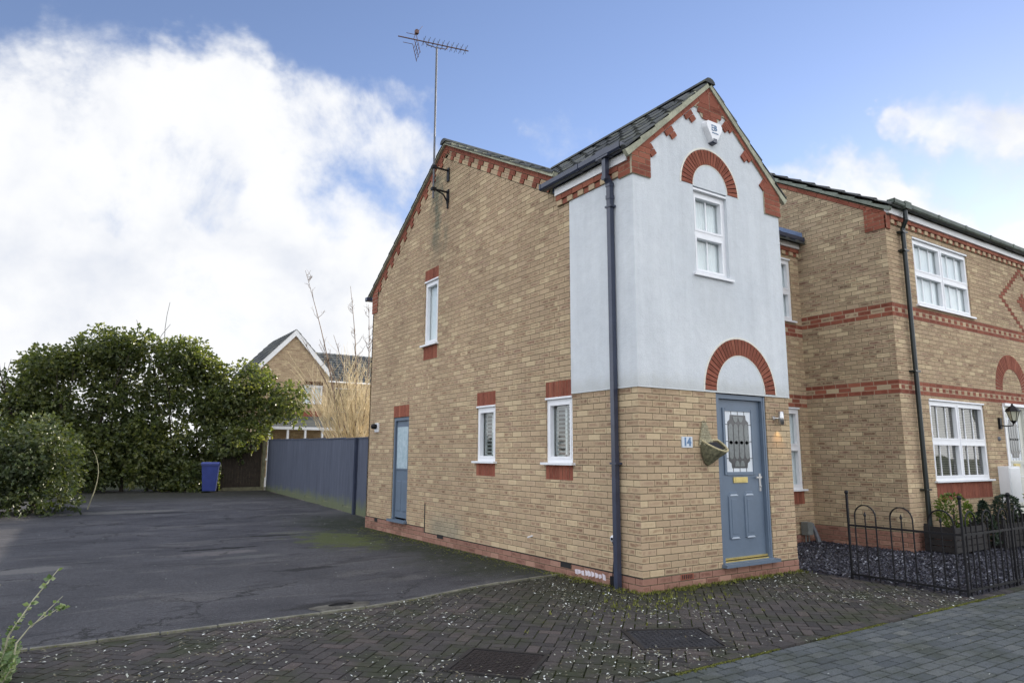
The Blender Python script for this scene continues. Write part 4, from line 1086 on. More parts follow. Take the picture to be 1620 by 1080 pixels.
# leaf litter
lt = MB(); rs = random.Random(5)
def flake(mb, x, y, z, s, rn, rs):
    a = rs.uniform(0, 2*pi); t1, t2 = rs.uniform(-.35,.35), rs.uniform(-.35,.35)
    e1 = Vector((cos(a), sin(a), t1)); e2 = Vector((-sin(a), cos(a), t2)); c = Vector((x, y, z+s*.3))
    P = [c-e1*s, c-e2*s*.4+Vector((0,0,s*.15)), c+e1*s, c+e2*s*.4+Vector((0,0,s*.15))]
    mb.add(P, [(0,1,2),(0,2,3)], rn)
n_ = 0
while n_ < 6500:
    x = rs.uniform(-6.2, 2.85); y = rs.uniform(-2.15, 1.4)
    if x < 0 and y > kerbY(x): continue
    if x >= 0 and y > -.02: continue
    if inpoly((x,y), MH1) or inpoly((x,y), MH2):
        if rs.random() < .8: continue
    dn_ = mn.noise(Vector((x*.8, y*.8, 9)))+mn.noise(Vector((x*2.5, y*2.5, 4)))*.6
    if rs.random() > .45+dn_*1.25: continue
    flake(lt, x, y, .0+hz(x, y), rs.choice((.005,.007,.010,.013,.018)), rs.random()**1.3, rs); n_ += 1
for k in range(260): flake(lt, rs.uniform(-2.5,10), rs.uniform(-4.5,-2.1), 0, rs.uniform(.005,.012), rs.random(), rs)
for k in range(700):
    y = rs.uniform(1.2, 19); x = rs.uniform(-6, .1) if k % 2 else -abs(rs.gauss(0, .9))-.02; flake(lt, x, y, gz(x,y), rs.uniform(.006,.015), rs.random(), rs)
tag(lt.build('leaf_litter', 'litter'), 'pale fallen leaf fragments scattered over the dark block paving', None, None, 'stuff')
# moss & grass along joints and wall feet
ms = MB(); rs = random.Random(8)
def tuft(mb, x, y, z, s, rs, blades=5, up=1.0):
    for k in range(blades):
        a = rs.uniform(0, 2*pi); l_ = s*rs.uniform(.5, 1.2); d_ = Vector((cos(a)*.7, sin(a)*.7, up))
        w_ = Vector((-sin(a), cos(a), 0))*s*.14; c = Vector((x+rs.uniform(-s,s)*.5, y+rs.uniform(-s,s)*.5, z))
        mb.add([c-w_, c+w_, c+d_*l_], [(0,1,2)], rs.random())
x = -9
while x < 3.4:
    if mn.noise(Vector((x*1.3, 0, 0))) > -.25:
        y = -2.137+rs.gauss(0, .012); tuft(ms, x, y, -.008, .020, rs, 9, .4)
    x += .0035
for k in range(800):
    t_ = rs.random()
    if t_ < .5: x, y = rs.uniform(-.05, 2.8), -.015-abs(rs.gauss(0, .07))
    elif t_ < .75: x, y = -.02-abs(rs.gauss(0, .09)), rs.uniform(-.1, 1.5)
    else: x, y = rs.gauss(-.2, .5), rs.gauss(-.45, .25); y = min(y, -.02) if x > -.02 else y
    if x > 0 and y > -.01: continue
    tuft(ms, x, y, 0, rs.uniform(.012,.04), rs, 5, 1.0)
for k in range(900):
    x = rs.uniform(-8, -.05); tuft(ms, x, kerbY(x)+rs.gauss(0,.012)-.02, .002, .012, rs, 4, .6)
for k in range(1100):
    y = rs.uniform(1.4, 8.2); x = -.01-abs(rs.gauss(0, .16)); tuft(ms, x, y, -.01, rs.uniform(.01,.03), rs, 5, .5)
tag(ms.build('moss', 'moss'), 'yellow-green moss and grass in the paving joints and at the wall foot', None, None, 'stuff')

# manhole covers
def manhole(P, label, mat):
    cx = sum(p[0] for p in P)/4; cy = sum(p[1] for p in P)/4
    r = empty('manhole_cover', (cx, cy, 0), label, 'manhole cover', 'manhole covers in the block paving')
    m1 = MB(); fr_ = MB()
    Q = [((p[0]-cx)*.90+cx, (p[1]-cy)*.90+cy) for p in P]
    for i in range(4):
        j = (i+1) % 4; fr_.prism([P[i], P[j], Q[j], Q[i]], -.05, .003, XYZ, .5, inset=.002)
    m1.prism([((p[0]-cx)*.88+cx, (p[1]-cy)*.88+cy) for p in P], -.05, -.004, XYZ, .5)
    e1 = ((P[1][0]-P[0][0]), (P[1][1]-P[0][1])); e2 = ((P[3][0]-P[0][0]), (P[3][1]-P[0][1]))
    N = 14
    for i in range(N):
        for j in range(N):
            u, v = .09+.82*(i+.5)/N, .09+.82*(j+.5)/N; c = (P[0][0]+e1[0]*u+e2[0]*v, P[0][1]+e1[1]*u+e2[1]*v)
            a = atan2(e1[1], e1[0])+(pi/4 if (i+j) % 2 else -pi/4); dx, dy = cos(a)*.014, sin(a)*.014; ex_, ey = -sin(a)*.005, cos(a)*.005
            m1.prism([(c[0]-dx-ex_,c[1]-dy-ey),(c[0]+dx-ex_,c[1]+dy-ey),(c[0]+dx+ex_,c[1]+dy+ey),(c[0]-dx+ex_,c[1]-dy+ey)], -.004, .001, XYZ, .5)
    m1.build('cover_plate', mat, r); fr_.build('frame', 'planter', r)
manhole(MH1, 'rusty square manhole cover in the paving at the bottom middle of the photo', 'castiron')
M['cover2'] = simple('dark_worn_cover', (.024,.024,.028), .75, var=.35, scale=9, bump=.5)
manhole(MH2, 'dark grey square manhole cover in the paving nearer the house corner', 'cover2')
# broken stopcock patch at the edge of the drive
pc = MB(); rs = random.Random(2)
ring = [(-2.97+.30*cos(a)*(1+.12*sin(3*a)), 1.15+.17*sin(a)*(1+.15*cos(2*a))) for a in [2*pi*k/22 for k in range(22)]]
inn = [(-2.97+.13*cos(a), 1.15+.075*sin(a)) for a in [2*pi*k/22 for k in range(22)]]
for k in range(22):
    j = (k+1) % 22; pc.add([(ring[k][0],ring[k][1],-.006), (ring[j][0],ring[j][1],-.006), (inn[j][0],inn[j][1],.014), (inn[k][0],inn[k][1],.014)], [(0,1,2,3)])
pc.add([(p[0],p[1],-.002) for p in inn], [tuple(range(22))], mat=1)
M['patch'] = simple('dirty_concrete', (.085,.08,.068), .95, var=.45, scale=9, bump=.8)
tag(pc.build('stopcock_cover', ['patch', 'dark']), 'crumbling concrete ring around a small stopcock cover at the edge of the drive', 'cover')

# ================================================================== SMALL THINGS ON THE HOUSE
# TV aerial
ae = empty('tv_aerial', (-.30, 4.70, 6.0), 'tall rusty television aerial on a thin mast bracketed to the side gable', 'aerial')
mt = MB(); mt.tube([(-.30,4.70,5.94), (-.30,4.70,7.3), (-.305,4.69,8.84)], .018, 8); mt.build('mast', 'galv', ae)
for z in (6.52, 6.11):
    b_ = MB(); b_.box(-.33, 0, 4.685, 4.715, z-.012, z+.012); b_.box(-.34, -.26, 4.66, 4.74, z-.025, z+.025)
    b_.box(-.02, 0, 4.66, 4.74, z-.2, z+.05)
    if z < 6.3: b_.tube([(-.24,4.70,z-.01), (-.10,4.70,z-.06), (-.02,4.70,z-.18)], .014, 6); b_.tube([(-.01,4.70,z-.3),(-.01,4.70,z)], .02, 6)
    b_.build('bracket', 'iron', ae)
bm = MB(); bd = Vector((.974,-.225,0)); bc = Vector((-.30,4.69,8.90)); sd_ = Vector((.225,.974,0))
P0 = bc-bd*.72+Vector((0,0,.0)); P1 = bc+bd*.60
bm.tube([P0, P1], .012, 6); bm.tube([bc-bd*.22, bc-bd*.19-Vector((0,0,.05)), bc-bd*.02-Vector((0,0,.07)), bc+bd*.17-Vector((0,0,.06)), bc+bd*.22], .009, 6)
bm.build('boom', 'rust', ae)
el = MB()
for k in range(10):
    c = bc-bd*.25+bd*.088*k; el.tube([c-sd_*.005-Vector((0,0,.075)), c+Vector((0,0,.075))], .0045, 4)
    el.tube([c-sd_*.16+Vector((0,0,.01)), c+sd_*.16+Vector((0,0,.01))], .0045, 4)
el.build('director_rods', 'galv', ae)
rf_ = MB(); c = bc-bd*.42
for s in (-1, 1):
    for t in (.0, 1):
        rf_.tube([c+sd_*s*.15*t, c+sd_*s*.15*t-bd*.18*1+Vector((0,0,.0))], .005, 4)
    for h in (-.30, -.22, -.15, -.08): rf_.tube([c-sd_*.15+Vector((0,0,h))-bd*.25*h, c+sd_*.15+Vector((0,0,h))-bd*.25*h], .0045, 4)
for s in (-.15, 0, .15): rf_.tube([c+sd_*s, c+sd_*s+Vector((0,0,-.33))+bd*.08], .006, 4)
rf_.tube([c-bd*.02, c+bd*.05+Vector((0,0,.22))], .006, 4); rf_.box(c.x+.01, c.x+.07, c.y-.03, c.y+.03, c.z+.13, c.z+.20)
rf_.tube([c+bd*.05+Vector((0,0,.15)), c+bd*.14+Vector((0,0,.30))], .004, 4)
rf_.build('reflector', 'rust', ae)
# alarm box
al = empty('alarm_box', (1.43, -.02, 5.68), 'white shield-shaped burglar alarm box high on the rendered gable', 'alarm box')
def shield(w, t, b, k=4):
    P = [(-w,t), (-w*.92,t+.02)]
    return [(-w, .10), (-w+.03, .14), (w-.03, .14), (w, .10), (w*.98,.05), (.05,-.13), (.03,-.15), (-.03,-.15), (-.05,-.13), (-w*.98,.05)]
m1 = MB(); SH = [(1.43+x*1.03, 5.70+y) for x, y in shield(.155, 0, 0)]
m1.prism(SH, RN, .085, FRONT, inset=.012); m1.build('cover', 'upvc', al)
m1 = MB(); m1.prism([(1.43-.055,5.552),(1.43+.055,5.552),(1.43+.03,5.535),(1.43-.03,5.535)], RN-.002, .07, FRONT); m1.box(1.395, 1.465, 5.545, 5.60, .03, .088, FRONT); m1.build('strobe_lens', 'navy', al)
text_mesh('B', .10, FRONT, 1.445, 5.745, .088, 'ink', 'logo', al, bold=.002)
m1 = MB()
for y in (5.71, 5.745, 5.78): m1.box(1.375, 1.415, y-.006, y+.006, .085, .089, FRONT)
m1.box(1.37, 1.378, 5.704, 5.786, .085, .089, FRONT)
for k in range(6): m1.box(1.375+k*.021, 1.39+k*.021, 5.668, 5.682, .085, .089, FRONT)
m1.build('logo_bars', 'ink', al)
# house number plaque (its figures are unreadable in the photo)
pq = empty('number_plaque', (.76, -.01, 1.63), 'small white house number plaque with blurred blue figures left of the front door', 'plaque')
m1 = MB(); m1.prism([(.675,1.565),(.855,1.565),(.855,1.695),(.675,1.695)], .0, .012, FRONT, inset=.003); m1.build('plate', 'plaque', pq)
text_mesh('14', .13, FRONT, .762, 1.63, .013, 'ink', 'figures', pq, bold=.006)
# hanging wall basket
bk = empty('wall_basket', (1.10, -.05, 1.6), 'empty woven seagrass half-cone basket hanging on the brick beside the front door', 'basket')
bs_ = MB(); N = 20; C = (1.13, 1.60); rows = []
def brow(z, r, dep, xoff): return [FRONT(C[0]+xoff+r*cos(pi*k/N), z, .008+dep*sin(pi*k/N)) for k in range(N+1)]
prof = [(1.66,.150,.235,.03), (1.635,.153,.232,.025), (1.585,.150,.215,.015), (1.53,.138,.190,.0), (1.475,.115,.155,-.01), (1.42,.080,.105,-.02), (1.38,.045,.055,-.025), (1.36,.008,.012,-.03)]
pts = []
for z, r, dp_, xo in prof:
    row = brow(z, r, dp_, xo)
    row = [p-Vector((0,0,.13))*(sin(pi*k/N)*max(0, (z-1.45)/.2)) for k, p in enumerate(row)]
    pts += row
n1_ = N+1
bs_.add(pts, [(i*n1_+k, i*n1_+k+1, (i+1)*n1_+k+1, (i+1)*n1_+k) for i in range(len(prof)-1) for k in range(N)])
bs_.build('basket_body', 'seagrassdark', bk, True)
bs_ = MB()
for i in range(0, len(prof)-1):
    for q_ in (.15, .4, .65, .9):
        A_ = [Vector(pts[i*n1_+k])*(1-q_)+Vector(pts[(i+1)*n1_+k])*q_ for k in range(n1_)]
        bs_.tube([p+Vector((0,-.002,0)) for p in A_], .0065, 4, rnd=random.random())
bs_.build('weave', 'seagrassdark', bk)
bs_ = MB(); rim = pts[:n1_]; bs_.tube(rim, .012, 6)
bs_.tube([rim[0], rim[-1]], .012, 6); bs_.build('basket_rim', 'strawrim', bk)
bs_ = MB()   # flat back rising to the hook
for i in range(9):
    z0, z1 = 1.60+i*.03, 1.60+(i+1)*.03-.004
    w0 = .125*(1-i/9.5)**.8+.012
    bs_.box(1.10-w0-i*.0035, 1.10+w0*.8-i*.0035, z0, z1, .004, .020+.004*(i % 2), FRONT)
bs_.tube([FRONT(1.06+.03*cos(a), 1.86+.03*sin(a), .014) for a in [2*pi*k/12 for k in range(13)]], .006, 5)
bs_.tube([FRONT(1.02,1.66,.012), FRONT(1.0,1.60,.07), FRONT(1.08,1.50,.20), FRONT(1.20,1.56,.22), FRONT(1.27,1.62,.10)], .004, 4)
bs_.build('basket_back', 'rattan', bk)
bs_ = MB(); bs_.add([FRONT(C[0]+.03+.115*cos(pi*k/N), 1.64-.125*sin(pi*k/N), .012+.205*sin(pi*k/N)) for k in range(N+1)], [tuple(range(N+1))]); bs_.build('basket_mouth_shade', 'basketdark', bk)  # flat black sheet across the mouth, painted shade of the interior
# wall lamp by the front door (lit)
wlp = empty('wall_lamp', (2.43, -.05, 1.96), 'small brushed steel spotlight glowing downward to the right of the front door', 'lamp')
m1 = MB(); m1.lathe([(.0,.022),(.028,.02),(.032,0)], Fr(FRONT(2.43,1.965,0), FRONT.u, FRONT.v, FRONT.n), 12); m1.tube([FRONT(2.43,1.965,.01), FRONT(2.47,1.965,.055)], .01, 6)
m1.build('wall_mount', 'chrome', wlp)
m1 = MB(); m1.lathe([(.0,.088),(.034,.086),(.036,-.085),(.030,-.085),(.0,-.06)], Fr(FRONT(2.50,1.965,.07), FRONT.u, FRONT.n, FRONT.v), 14); m1.build('lamp_body', 'chrome', wlp, True)
m1 = MB(); m1.lathe([(.0,-.070),(.028,-.072)], Fr(FRONT(2.50,1.965,.07), FRONT.u, FRONT.n, FRONT.v), 10); m1.build('bulb', 'glow', wlp)
ld = bpy.data.lights.new('lamp_light', 'SPOT'); ld.energy = 1.5; ld.color = (1, .62, .2); ld.spot_size = radians(95); ld.spot_blend = .9; ld.shadow_soft_size = .02
lo = bpy.data.objects.new('lamp_light', ld); COL.objects.link(lo); lo.location = FRONT(2.50, 1.865, .072); lo.rotation_euler = (0, 0, 0); lo.parent = wlp; lo.matrix_parent_inverse = Matrix.Translation(-wlp.location)
# bulkhead / security light at the back of the side wall
sl_ = empty('security_light', (-.03, 7.58, 2.0), 'white cube security light with dark lens at the far end of the side wall', 'light')
m1 = MB(); m1.box(7.50, 7.66, 1.92, 2.10, 0, .035, SIDE); m1.build('back_plate', 'upvc', sl_)
m1 = MB(); m1.lathe([(.0,.12),(.045,.10),(.055,.05),(.05,0)], Fr(SIDE(7.58,2.03,.03), SIDE.u, SIDE.v, SIDE.n), 12); m1.build('lens', 'iron', sl_, True)
# cable outlet beside the downpipe
ot = empty('cable_outlet', (-.02, .45, .52), 'round white outlet with a black cable running down beside the blue downpipe', 'outlet')
m1 = MB(); m1.lathe([(.0,.035),(.035,.03),(.045,.01),(.045,0)], Fr(SIDE(.455,.525,0), SIDE.u, SIDE.v, SIDE.n), 14); m1.build('outlet_cap', 'upvc', ot, True)
m1 = MB(); m1.box(.44,.47,.51,.54,.033,.038,SIDE); m1.build('outlet_socket', 'iron', ot)
m1 = MB(); m1.tube([SIDE(.45,.50,.03), SIDE(.425,.44,.03), SIDE(.43,.36,.02), SIDE(.46,.22,.015), SIDE(.47,.10,.02), SIDE(.465,0,.02)], .006, 6); m1.box(.44,.50,-.01,.11,.005,.035,SIDE); m1.build('cable', 'iron', ot)
ps = MB(); ps.tube([SIDE(2.09,.40,0), SIDE(2.09,.385,.075)], .011, 8)
tag(ps.build('overflow_pipe', 'upvc'), 'short white overflow pipe sticking out low on the side wall', 'pipe')
# neighbour's meter box, lantern, bell
mbx = empty('meter_box', (9.2, -.06, .6), 'white utility meter box on the neighbouring wall beside its front door', 'meter box')
m1 = MB(); m1.prism([(8.98,.65),(9.46,.65),(9.46,1.30),(8.98,1.30)], 0, .17, NFRONT); m1.build('box', 'upvc', mbx)
m1 = MB(); m1.prism([(9.01,.68),(9.43,.68),(9.43,1.27),(9.01,1.27)], .17, .182, NFRONT, inset=.006); m1.box(9.035, 9.05, .74, .78, .182, .19, NFRONT); m1.build('box_door', 'upvc', mbx)
ln_ = empty('wall_lantern', (9.25, -.1, 2.1), 'black traditional wall lantern on a curved arm left of the neighbouring door', 'lantern')
m1 = MB(); m1.box(9.19, 9.27, 1.98, 2.19, 0, .04, NFRONT); m1.tube([NFRONT(9.23,2.05,.03), NFRONT(9.25,2.03,.12), NFRONT(9.30,2.04,.2), NFRONT(9.30,2.10,.22)], .011, 6); m1.build('bracket', 'iron', ln_)
m1 = MB(); LF = Fr(NFRONT(9.30,2.10,.22), NFRONT.u, NFRONT.n, NFRONT.v)
m1.lathe([(.02,-.02),(.05,.02),(.055,.03)], LF, 6); m1.lathe([(.13,.20),(.10,.24),(.05,.29),(.02,.31),(.015,.34),(0,.35)], LF, 6); m1.lathe([(.0,.195),(.13,.20)], LF, 6)
for k in range(6): a = 2*pi*k/6; m1.tube([LF(.052*cos(a),.052*sin(a),.03), LF(.10*cos(a),.10*sin(a),.2)], .006, 4)
m1.build('lantern_frame', 'iron', ln_)
m1 = MB(); m1.lathe([(.048,.03),(.094,.197)], LF, 6); m1.build('lantern_glass', 'lanternglass', ln_)
m1 = MB(); m1.lathe([(0,.03),(.035,.028),(.042,0)], Fr(NFRONT(9.15,1.80,0), NFRONT.u, NFRONT.v, NFRONT.n), 12)
tag(m1.build('door_bell', 'galv', None, True), 'small round grey fitting on the brick between the lower window and the neighbouring door', 'bell')
# service box in the recess corner
sb = empty('service_post', (5.42, 1.5, 0), 'low grey-green service box with a pale pipe end in the corner between the houses', 'service box')
m1 = MB(); m1.prism([(5.33,.14),(5.48,.14),(5.48,.36),(5.33,.36)], .03, .16, REC, inset=.008); m1.tube([REC(5.36,.15,.09), REC(5.36,-.02,.09)], .012, 6); m1.tube([REC(5.45,.15,.09), REC(5.45,-.02,.09)], .012, 6); m1.build('box', 'grime', sb)
m1 = MB(); m1.tube([REC(5.50,.33,.12), REC(5.53,.2,.16), REC(5.57,.0,.2)], [.03,.035,.045], 8); m1.build('pipe_end', 'galv', sb)

# ================================================================== RAILINGS
rl_ = empty('metal_railing', (2.8, -2.0, 0), 'black iron hoop-top railing with ball finials around the slate bed', 'railing')
X0, Y0, Y1_ = 2.80, -.72, -2.01
def post(x, y, h=1.03):
    m = MB(); m.box(x-.011, x+.011, y-.011, y+.011, -.03, h-.03)
    m.lathe([(0,-.026),(.018,-.020),(.026,0),(.018,.020),(0,.026)], Fr((x,y,h),(1,0,0),(0,1,0),(0,0,1)), 10); m.lathe([(.018,-.05),(.014,-.02)], Fr((x,y,h),(1,0,0),(0,1,0),(0,0,1)), 8)
    m.build('post', 'iron', rl_)
def section(p, q, n=3, hr=None, hpost=True):
    p, q = Vector((*p, 0)), Vector((*q, 0)); d = q-p; ln = d.length; d.normalize()
    m = MB()
    for z in (.055, .635): m.box(0, ln, -.006, .006, z-.012, z+.012, Fr(p, d, Vector((-d.y, d.x, 0)), (0,0,1)))
    m.build('rail', 'iron', rl_)
    pitch = ln/(n+ .0) ; r = pitch*.30
    for k in range(n):
        c = p+d*(pitch*(k+.5)); m = MB()
        pts = [c-d*r+Vector((0,0,.0))]+[c-d*r*cos(pi*t/12)+Vector((0,0,.75+r*sin(pi*t/12)*1.05)) for t in range(13)]+[c+d*r]
        m.tube(pts, .0085, 6); m.build('hoop', 'iron', rl_)
        m = MB(); m.tube([c, c+Vector((0,0,.76))], .008, 6); m.lathe([(.008,0),(.017,.015),(.012,.03),(0,.065)], Fr(c+Vector((0,0,.75)), (1,0,0),(0,1,0),(0,0,1)), 6); m.build('spike', 'iron', rl_)
    e_ = []
    for k in range(n-1): pass
post(X0, Y0); section((X0, Y0), (X0, Y1_), 3); post(X0, Y1_)
xs_ = [X0, 4.0, 5.2, 6.4, 7.6, 8.8, 10.0]
for a, b in zip(xs_, xs_[1:]): section((a, Y1_), (b, Y1_), 3); post(b, Y1_)

# planters with plants by the neighbour's front
def boxplanter(x0, x1, y0, y1, h, label):
    r = empty('planter', ((x0+x1)/2, (y0+y1)/2, 0), label, 'planter', 'dark timber planters by the neighbouring wall'); m = MB()
    for x in (x0, x1-.05):
        for y in (y0, y1-.05): m.box(x, x+.05, y, y+.05, 0, h+.02)
    m.build('frame', 'planter', r); m = MB(); k = 0; z = .04
    while z < h-.06:
        m.box(x0-.012, x1+.012, y0-.014, y0-.0, z, z+.085, rnd=random.random()); m.box(x0-.014, x0, y0, y1, z, z+.085); m.box(x1, x1+.014, y0, y1, z, z+.085); z += .095
    m.build('boards', 'planter', r); m = MB(); m.box(x0+.0, x1-.0, y0+.0, y1, h-.1, h-.06); m.build('soil', 'soil', r)
boxplanter(5.95, 6.95, -.50, -.06, .42, 'low dark timber planter at the foot of the green downpipe')
boxplanter(7.35, 8.25, -.62, -.12, .45, 'dark timber planter under the neighbouring lower window')
boxplanter(8.7, 9.4, -.75, -.2, .50, 'dark timber planter below the white meter box')

# ------------------------------------------------------------------ foliage helpers
def leaf(mb, c, d, s, rs, rn, wdt=.42):
    d = d.normalized(); x = d.cross(Vector((rs.uniform(-1,1), rs.uniform(-1,1), rs.uniform(-1,1))))
    if x.length < 1e-3: return
    x.normalize(); n_ = d.cross(x)
    a = c; b = c+d*s*.5+x*s*wdt+n_*s*.08; e = c+d*s; f = c+d*s*.5-x*s*wdt+n_*s*.08
    mb.add([a, b, e, f], [(0,1,2), (0,2,3)], rn)
def blob_clumps(mb, clumps, per, size, rs, droop=.35, shell=.55, twigs=4):
    for (c, r) in clumps:
        c = Vector(c); br_ = rs.uniform(-.18, .18)
        for _ in range(int(per*r*r)):
            v = Vector((rs.gauss(0,1), rs.gauss(0,1), rs.gauss(0,1))).normalized()
            rad = r*(shell+(1-shell)*rs.random()**.6)*(1+.25*mn.noise((c+v)*2.5))
            p = c+Vector((v.x*rad, v.y*rad, v.z*rad*.82)); base = rs.random()
            d0 = (v+Vector((rs.gauss(0,.4), rs.gauss(0,.4), rs.gauss(0,.4)-droop))).normalized()
            for t in range(twigs):
                dd_ = (d0+Vector((rs.gauss(0,.55), rs.gauss(0,.55), rs.gauss(0,.45)-droop*.4)))
                leaf(mb, p+d0*size*.35*t, dd_, size*rs.uniform(.7,1.25), rs, min(1, max(0, base*.7+.15+br_+rs.uniform(-.12,.12))))
def branchtree(mb, p, d, ln, r, rs, depth, tips, spread=.6, up=.1, sides=5):
    pts = [p]; rr = [r]; n_ = 4; cur = Vector(p); dd = Vector(d).normalized()
    for k in range(n_):
        dd = (dd+Vector((rs.gauss(0,.12), rs.gauss(0,.12), rs.gauss(0,.08)+up*.3))).normalized(); cur = cur+dd*ln/n_; pts.append(cur.copy()); rr.append(r*(1-.55*(k+1)/n_))
    mb.tube(pts, rr, sides)
    if depth == 0: tips.append(cur.copy()); return
    for k in range(rs.choice((2,3))):
        nd = (dd+Vector((rs.gauss(0,spread), rs.gauss(0,spread), rs.gauss(0,spread*.5)+up))).normalized()
        branchtree(mb, pts[rs.choice((2,3,4))], nd, ln*rs.uniform(.6,.85), r*.5, rs, depth-1, tips, spread, up, max(3, sides-1))

# big evergreen at the end of the drive
def evergreen(loc, label, outline, ybase, depth_t, per, size, seed, mat, stems, n_cl, clr=(.45,.8), group=None, name='evergreen_bush', zmin=0):
    rs = random.Random(seed); r = empty(name, loc, label, 'bush', group)
    tk = MB(); tips = []
    for (x, y, h) in stems:
        branchtree(tk, Vector((x, y, gz(x,y)-.1)), Vector((rs.gauss(0,.1), rs.gauss(0,.1), 1)), h*.55, .07, rs, 2, tips, .5, .25, 6)
    tk.build('trunk', 'bark', r)
    cl = []; tries = 0
    while len(cl) < n_cl and tries < 20000:
        tries += 1
        x, z = rs.uniform(outline[0], outline[1]), rs.uniform(zmin, outline[2])
        top = outline[3](x); rad = rs.uniform(*clr)
        if z > top-rad*.75 or z < outline[4](x)+rad*.3: continue
        y = ybase(x)+rs.uniform(-1, 1)*depth_t(x, z)
        if outline[5] and outline[5](x, z, rs): continue
        cl.append(((x, y, z), rad))
    fo = MB(); blob_clumps(fo, cl, per, size, rs)
    fo.build('crown', mat, r); return r
import bisect
def interp(pts):
    def f(x):
        if x <= pts[0][0]: return pts[0][1]
        for (a, b), (c, d_) in zip(pts, pts[1:]):
            if x <= c: return b+(d_-b)*(x-a)/(c-a)
        return pts[-1][1]
    return f
top = interp([(-8.5,3.0), (-7.16,3.75), (-6.86,4.55), (-6.14,5.05), (-5.33,5.3), (-4.68,5.85), (-3.7,6.05), (-2.83,5.95), (-1.89,5.85), (-.61,5.3), (-.12,4.95), (1.0,4.8), (1.83,4.5), (2.3,4.0), (2.6,3.2)])
bot = interp([(-8.5,.1), (-1.0,.1), (-.2,.4), (.4,1.1), (1.0,1.9), (1.8,2.3), (2.5,2.5)])
def gaps(x, z, rs): return -5.2 < x < -1.0 and 2.4 < z < 4.5 and rs.random() < .58
evergreen((-2.9, 22, 0), 'large rounded evergreen bush filling the end of the drive behind the blue bin', (-8.3, 2.5, 6.2, top, bot, gaps),
          lambda x: 22.3-.15*(x+3), lambda x, z: 1.0 if z < 2.4 else .75, 350, .105, 11, 'leaf',
          [(-6.5,22.6,4), (-5,22.2,5), (-4.2,22.5,5.5), (-3.4,22.1,5.5), (-2.6,22.4,5.5), (-1.6,22.2,5), (-.7,22.3,4), (.3,22.3,3.5), (1.2,22.4,3.3)], 330, (.34,.72))
top2 = interp([(-8.5,2.4), (-7,2.45), (-6.0,2.45), (-5.5,2.3), (-5.2,1.9), (-5.0,1.2)])
evergreen((-6.2, 14, 0), 'lower dense dull green bush at the left edge of the photo', (-9, -5.25, 2.6, top2, lambda x: 0, None),
          lambda x: 14.3, lambda x, z: .9, 330, .085, 12, 'leaf2', [(-7.5,14.5,1.5), (-6.5,14.6,1.6), (-5.8,14.5,1.4)], 95, (.35,.6))
# pale sucker stem leaning out in front of the bush
st = MB(); st.tube([(-4.66,15.0,.0), (-4.60,14.97,.25), (-4.54,14.93,.5), (-4.50,14.88,.75), (-4.49,14.84,.98), (-4.52,14.81,1.2), (-4.58,14.8,1.4), (-4.66,14.8,1.55)], [.016,.015,.014,.012,.010,.008,.006,.004], 5)
tag(st.build('sapling', 'palestem'), 'single pale bare stem bending up between the two green bushes', 'sapling')

# golden bare shrub behind the fence
gs = empty('bare_shrub', (2.0, 14.4, 0), 'leafless golden-stemmed shrub fanning out behind the blue fence', 'shrub')
gm = MB(); rs = random.Random(21)
base = Vector((1.95, 14.3, 0))
for k in range(9):
    a = rs.uniform(0, 2*pi); gm.tube([base+Vector((cos(a)*.12, sin(a)*.12, 0)), base+Vector((cos(a)*.2, sin(a)*.2, 1.0)), base+Vector((cos(a)*.38, sin(a)*.3, 1.75+rs.random()*.4))], [.06,.05,.04], 6, mat=0)
def twigtree(mb, p, d, ln, r, depth):
    pts = [Vector(p)]; dd = Vector(d).normalized(); rr = [r]
    for k in range(4):
        dd = (dd+Vector((rs.gauss(0,.09), rs.gauss(0,.09), .07+rs.gauss(0,.05)))).normalized(); pts.append(pts[-1]+dd*ln/4); rr.append(max(.003, r*(1-.5*(k+1)/4)))
    mb.tube(pts, rr, 4 if r > .012 else 3, cap=False)
    if depth == 0: return
    for k in range(rs.choice((2,3,3))):
        i_ = rs.choice((1,2,3,4)); nd = dd+Vector((rs.gauss(0,.42), rs.gauss(0,.42), rs.uniform(-.05,.45)))
        twigtree(mb, pts[i_], nd, ln*rs.uniform(.62,.95), max(.0045, r*.62), depth-1)
for k in range(24):
    a = rs.uniform(0, 2*pi); le = rs.uniform(.1, 1.0)
    st_ = base+Vector((cos(a)*.3, sin(a)*.25, rs.uniform(.9, 1.9)))
    twigtree(gm, st_, Vector((cos(a)*le, sin(a)*le, 1)), rs.uniform(.75, 1.15), rs.uniform(.016,.028), 4)
for k in range(16):
    a = rs.uniform(.55*pi, 1.35*pi); spr = rs.uniform(.8, 2.0); hgt = rs.uniform(1.6, 2.6); st_ = base+Vector((cos(a)*.3, sin(a)*.25, rs.uniform(1.2, 2.1))); pts = []
    for t in range(8):
        q = t/7; pts.append(st_+Vector((cos(a), sin(a), 0))*spr*q**.8+Vector((0,0,hgt*(1.5*q-.5*q*q))))
    gm.tube(pts, [.015*(1-.75*t/7) for t in range(8)], 4, cap=False)
gm.build('branches', 'gold', gs)
tm = MB()
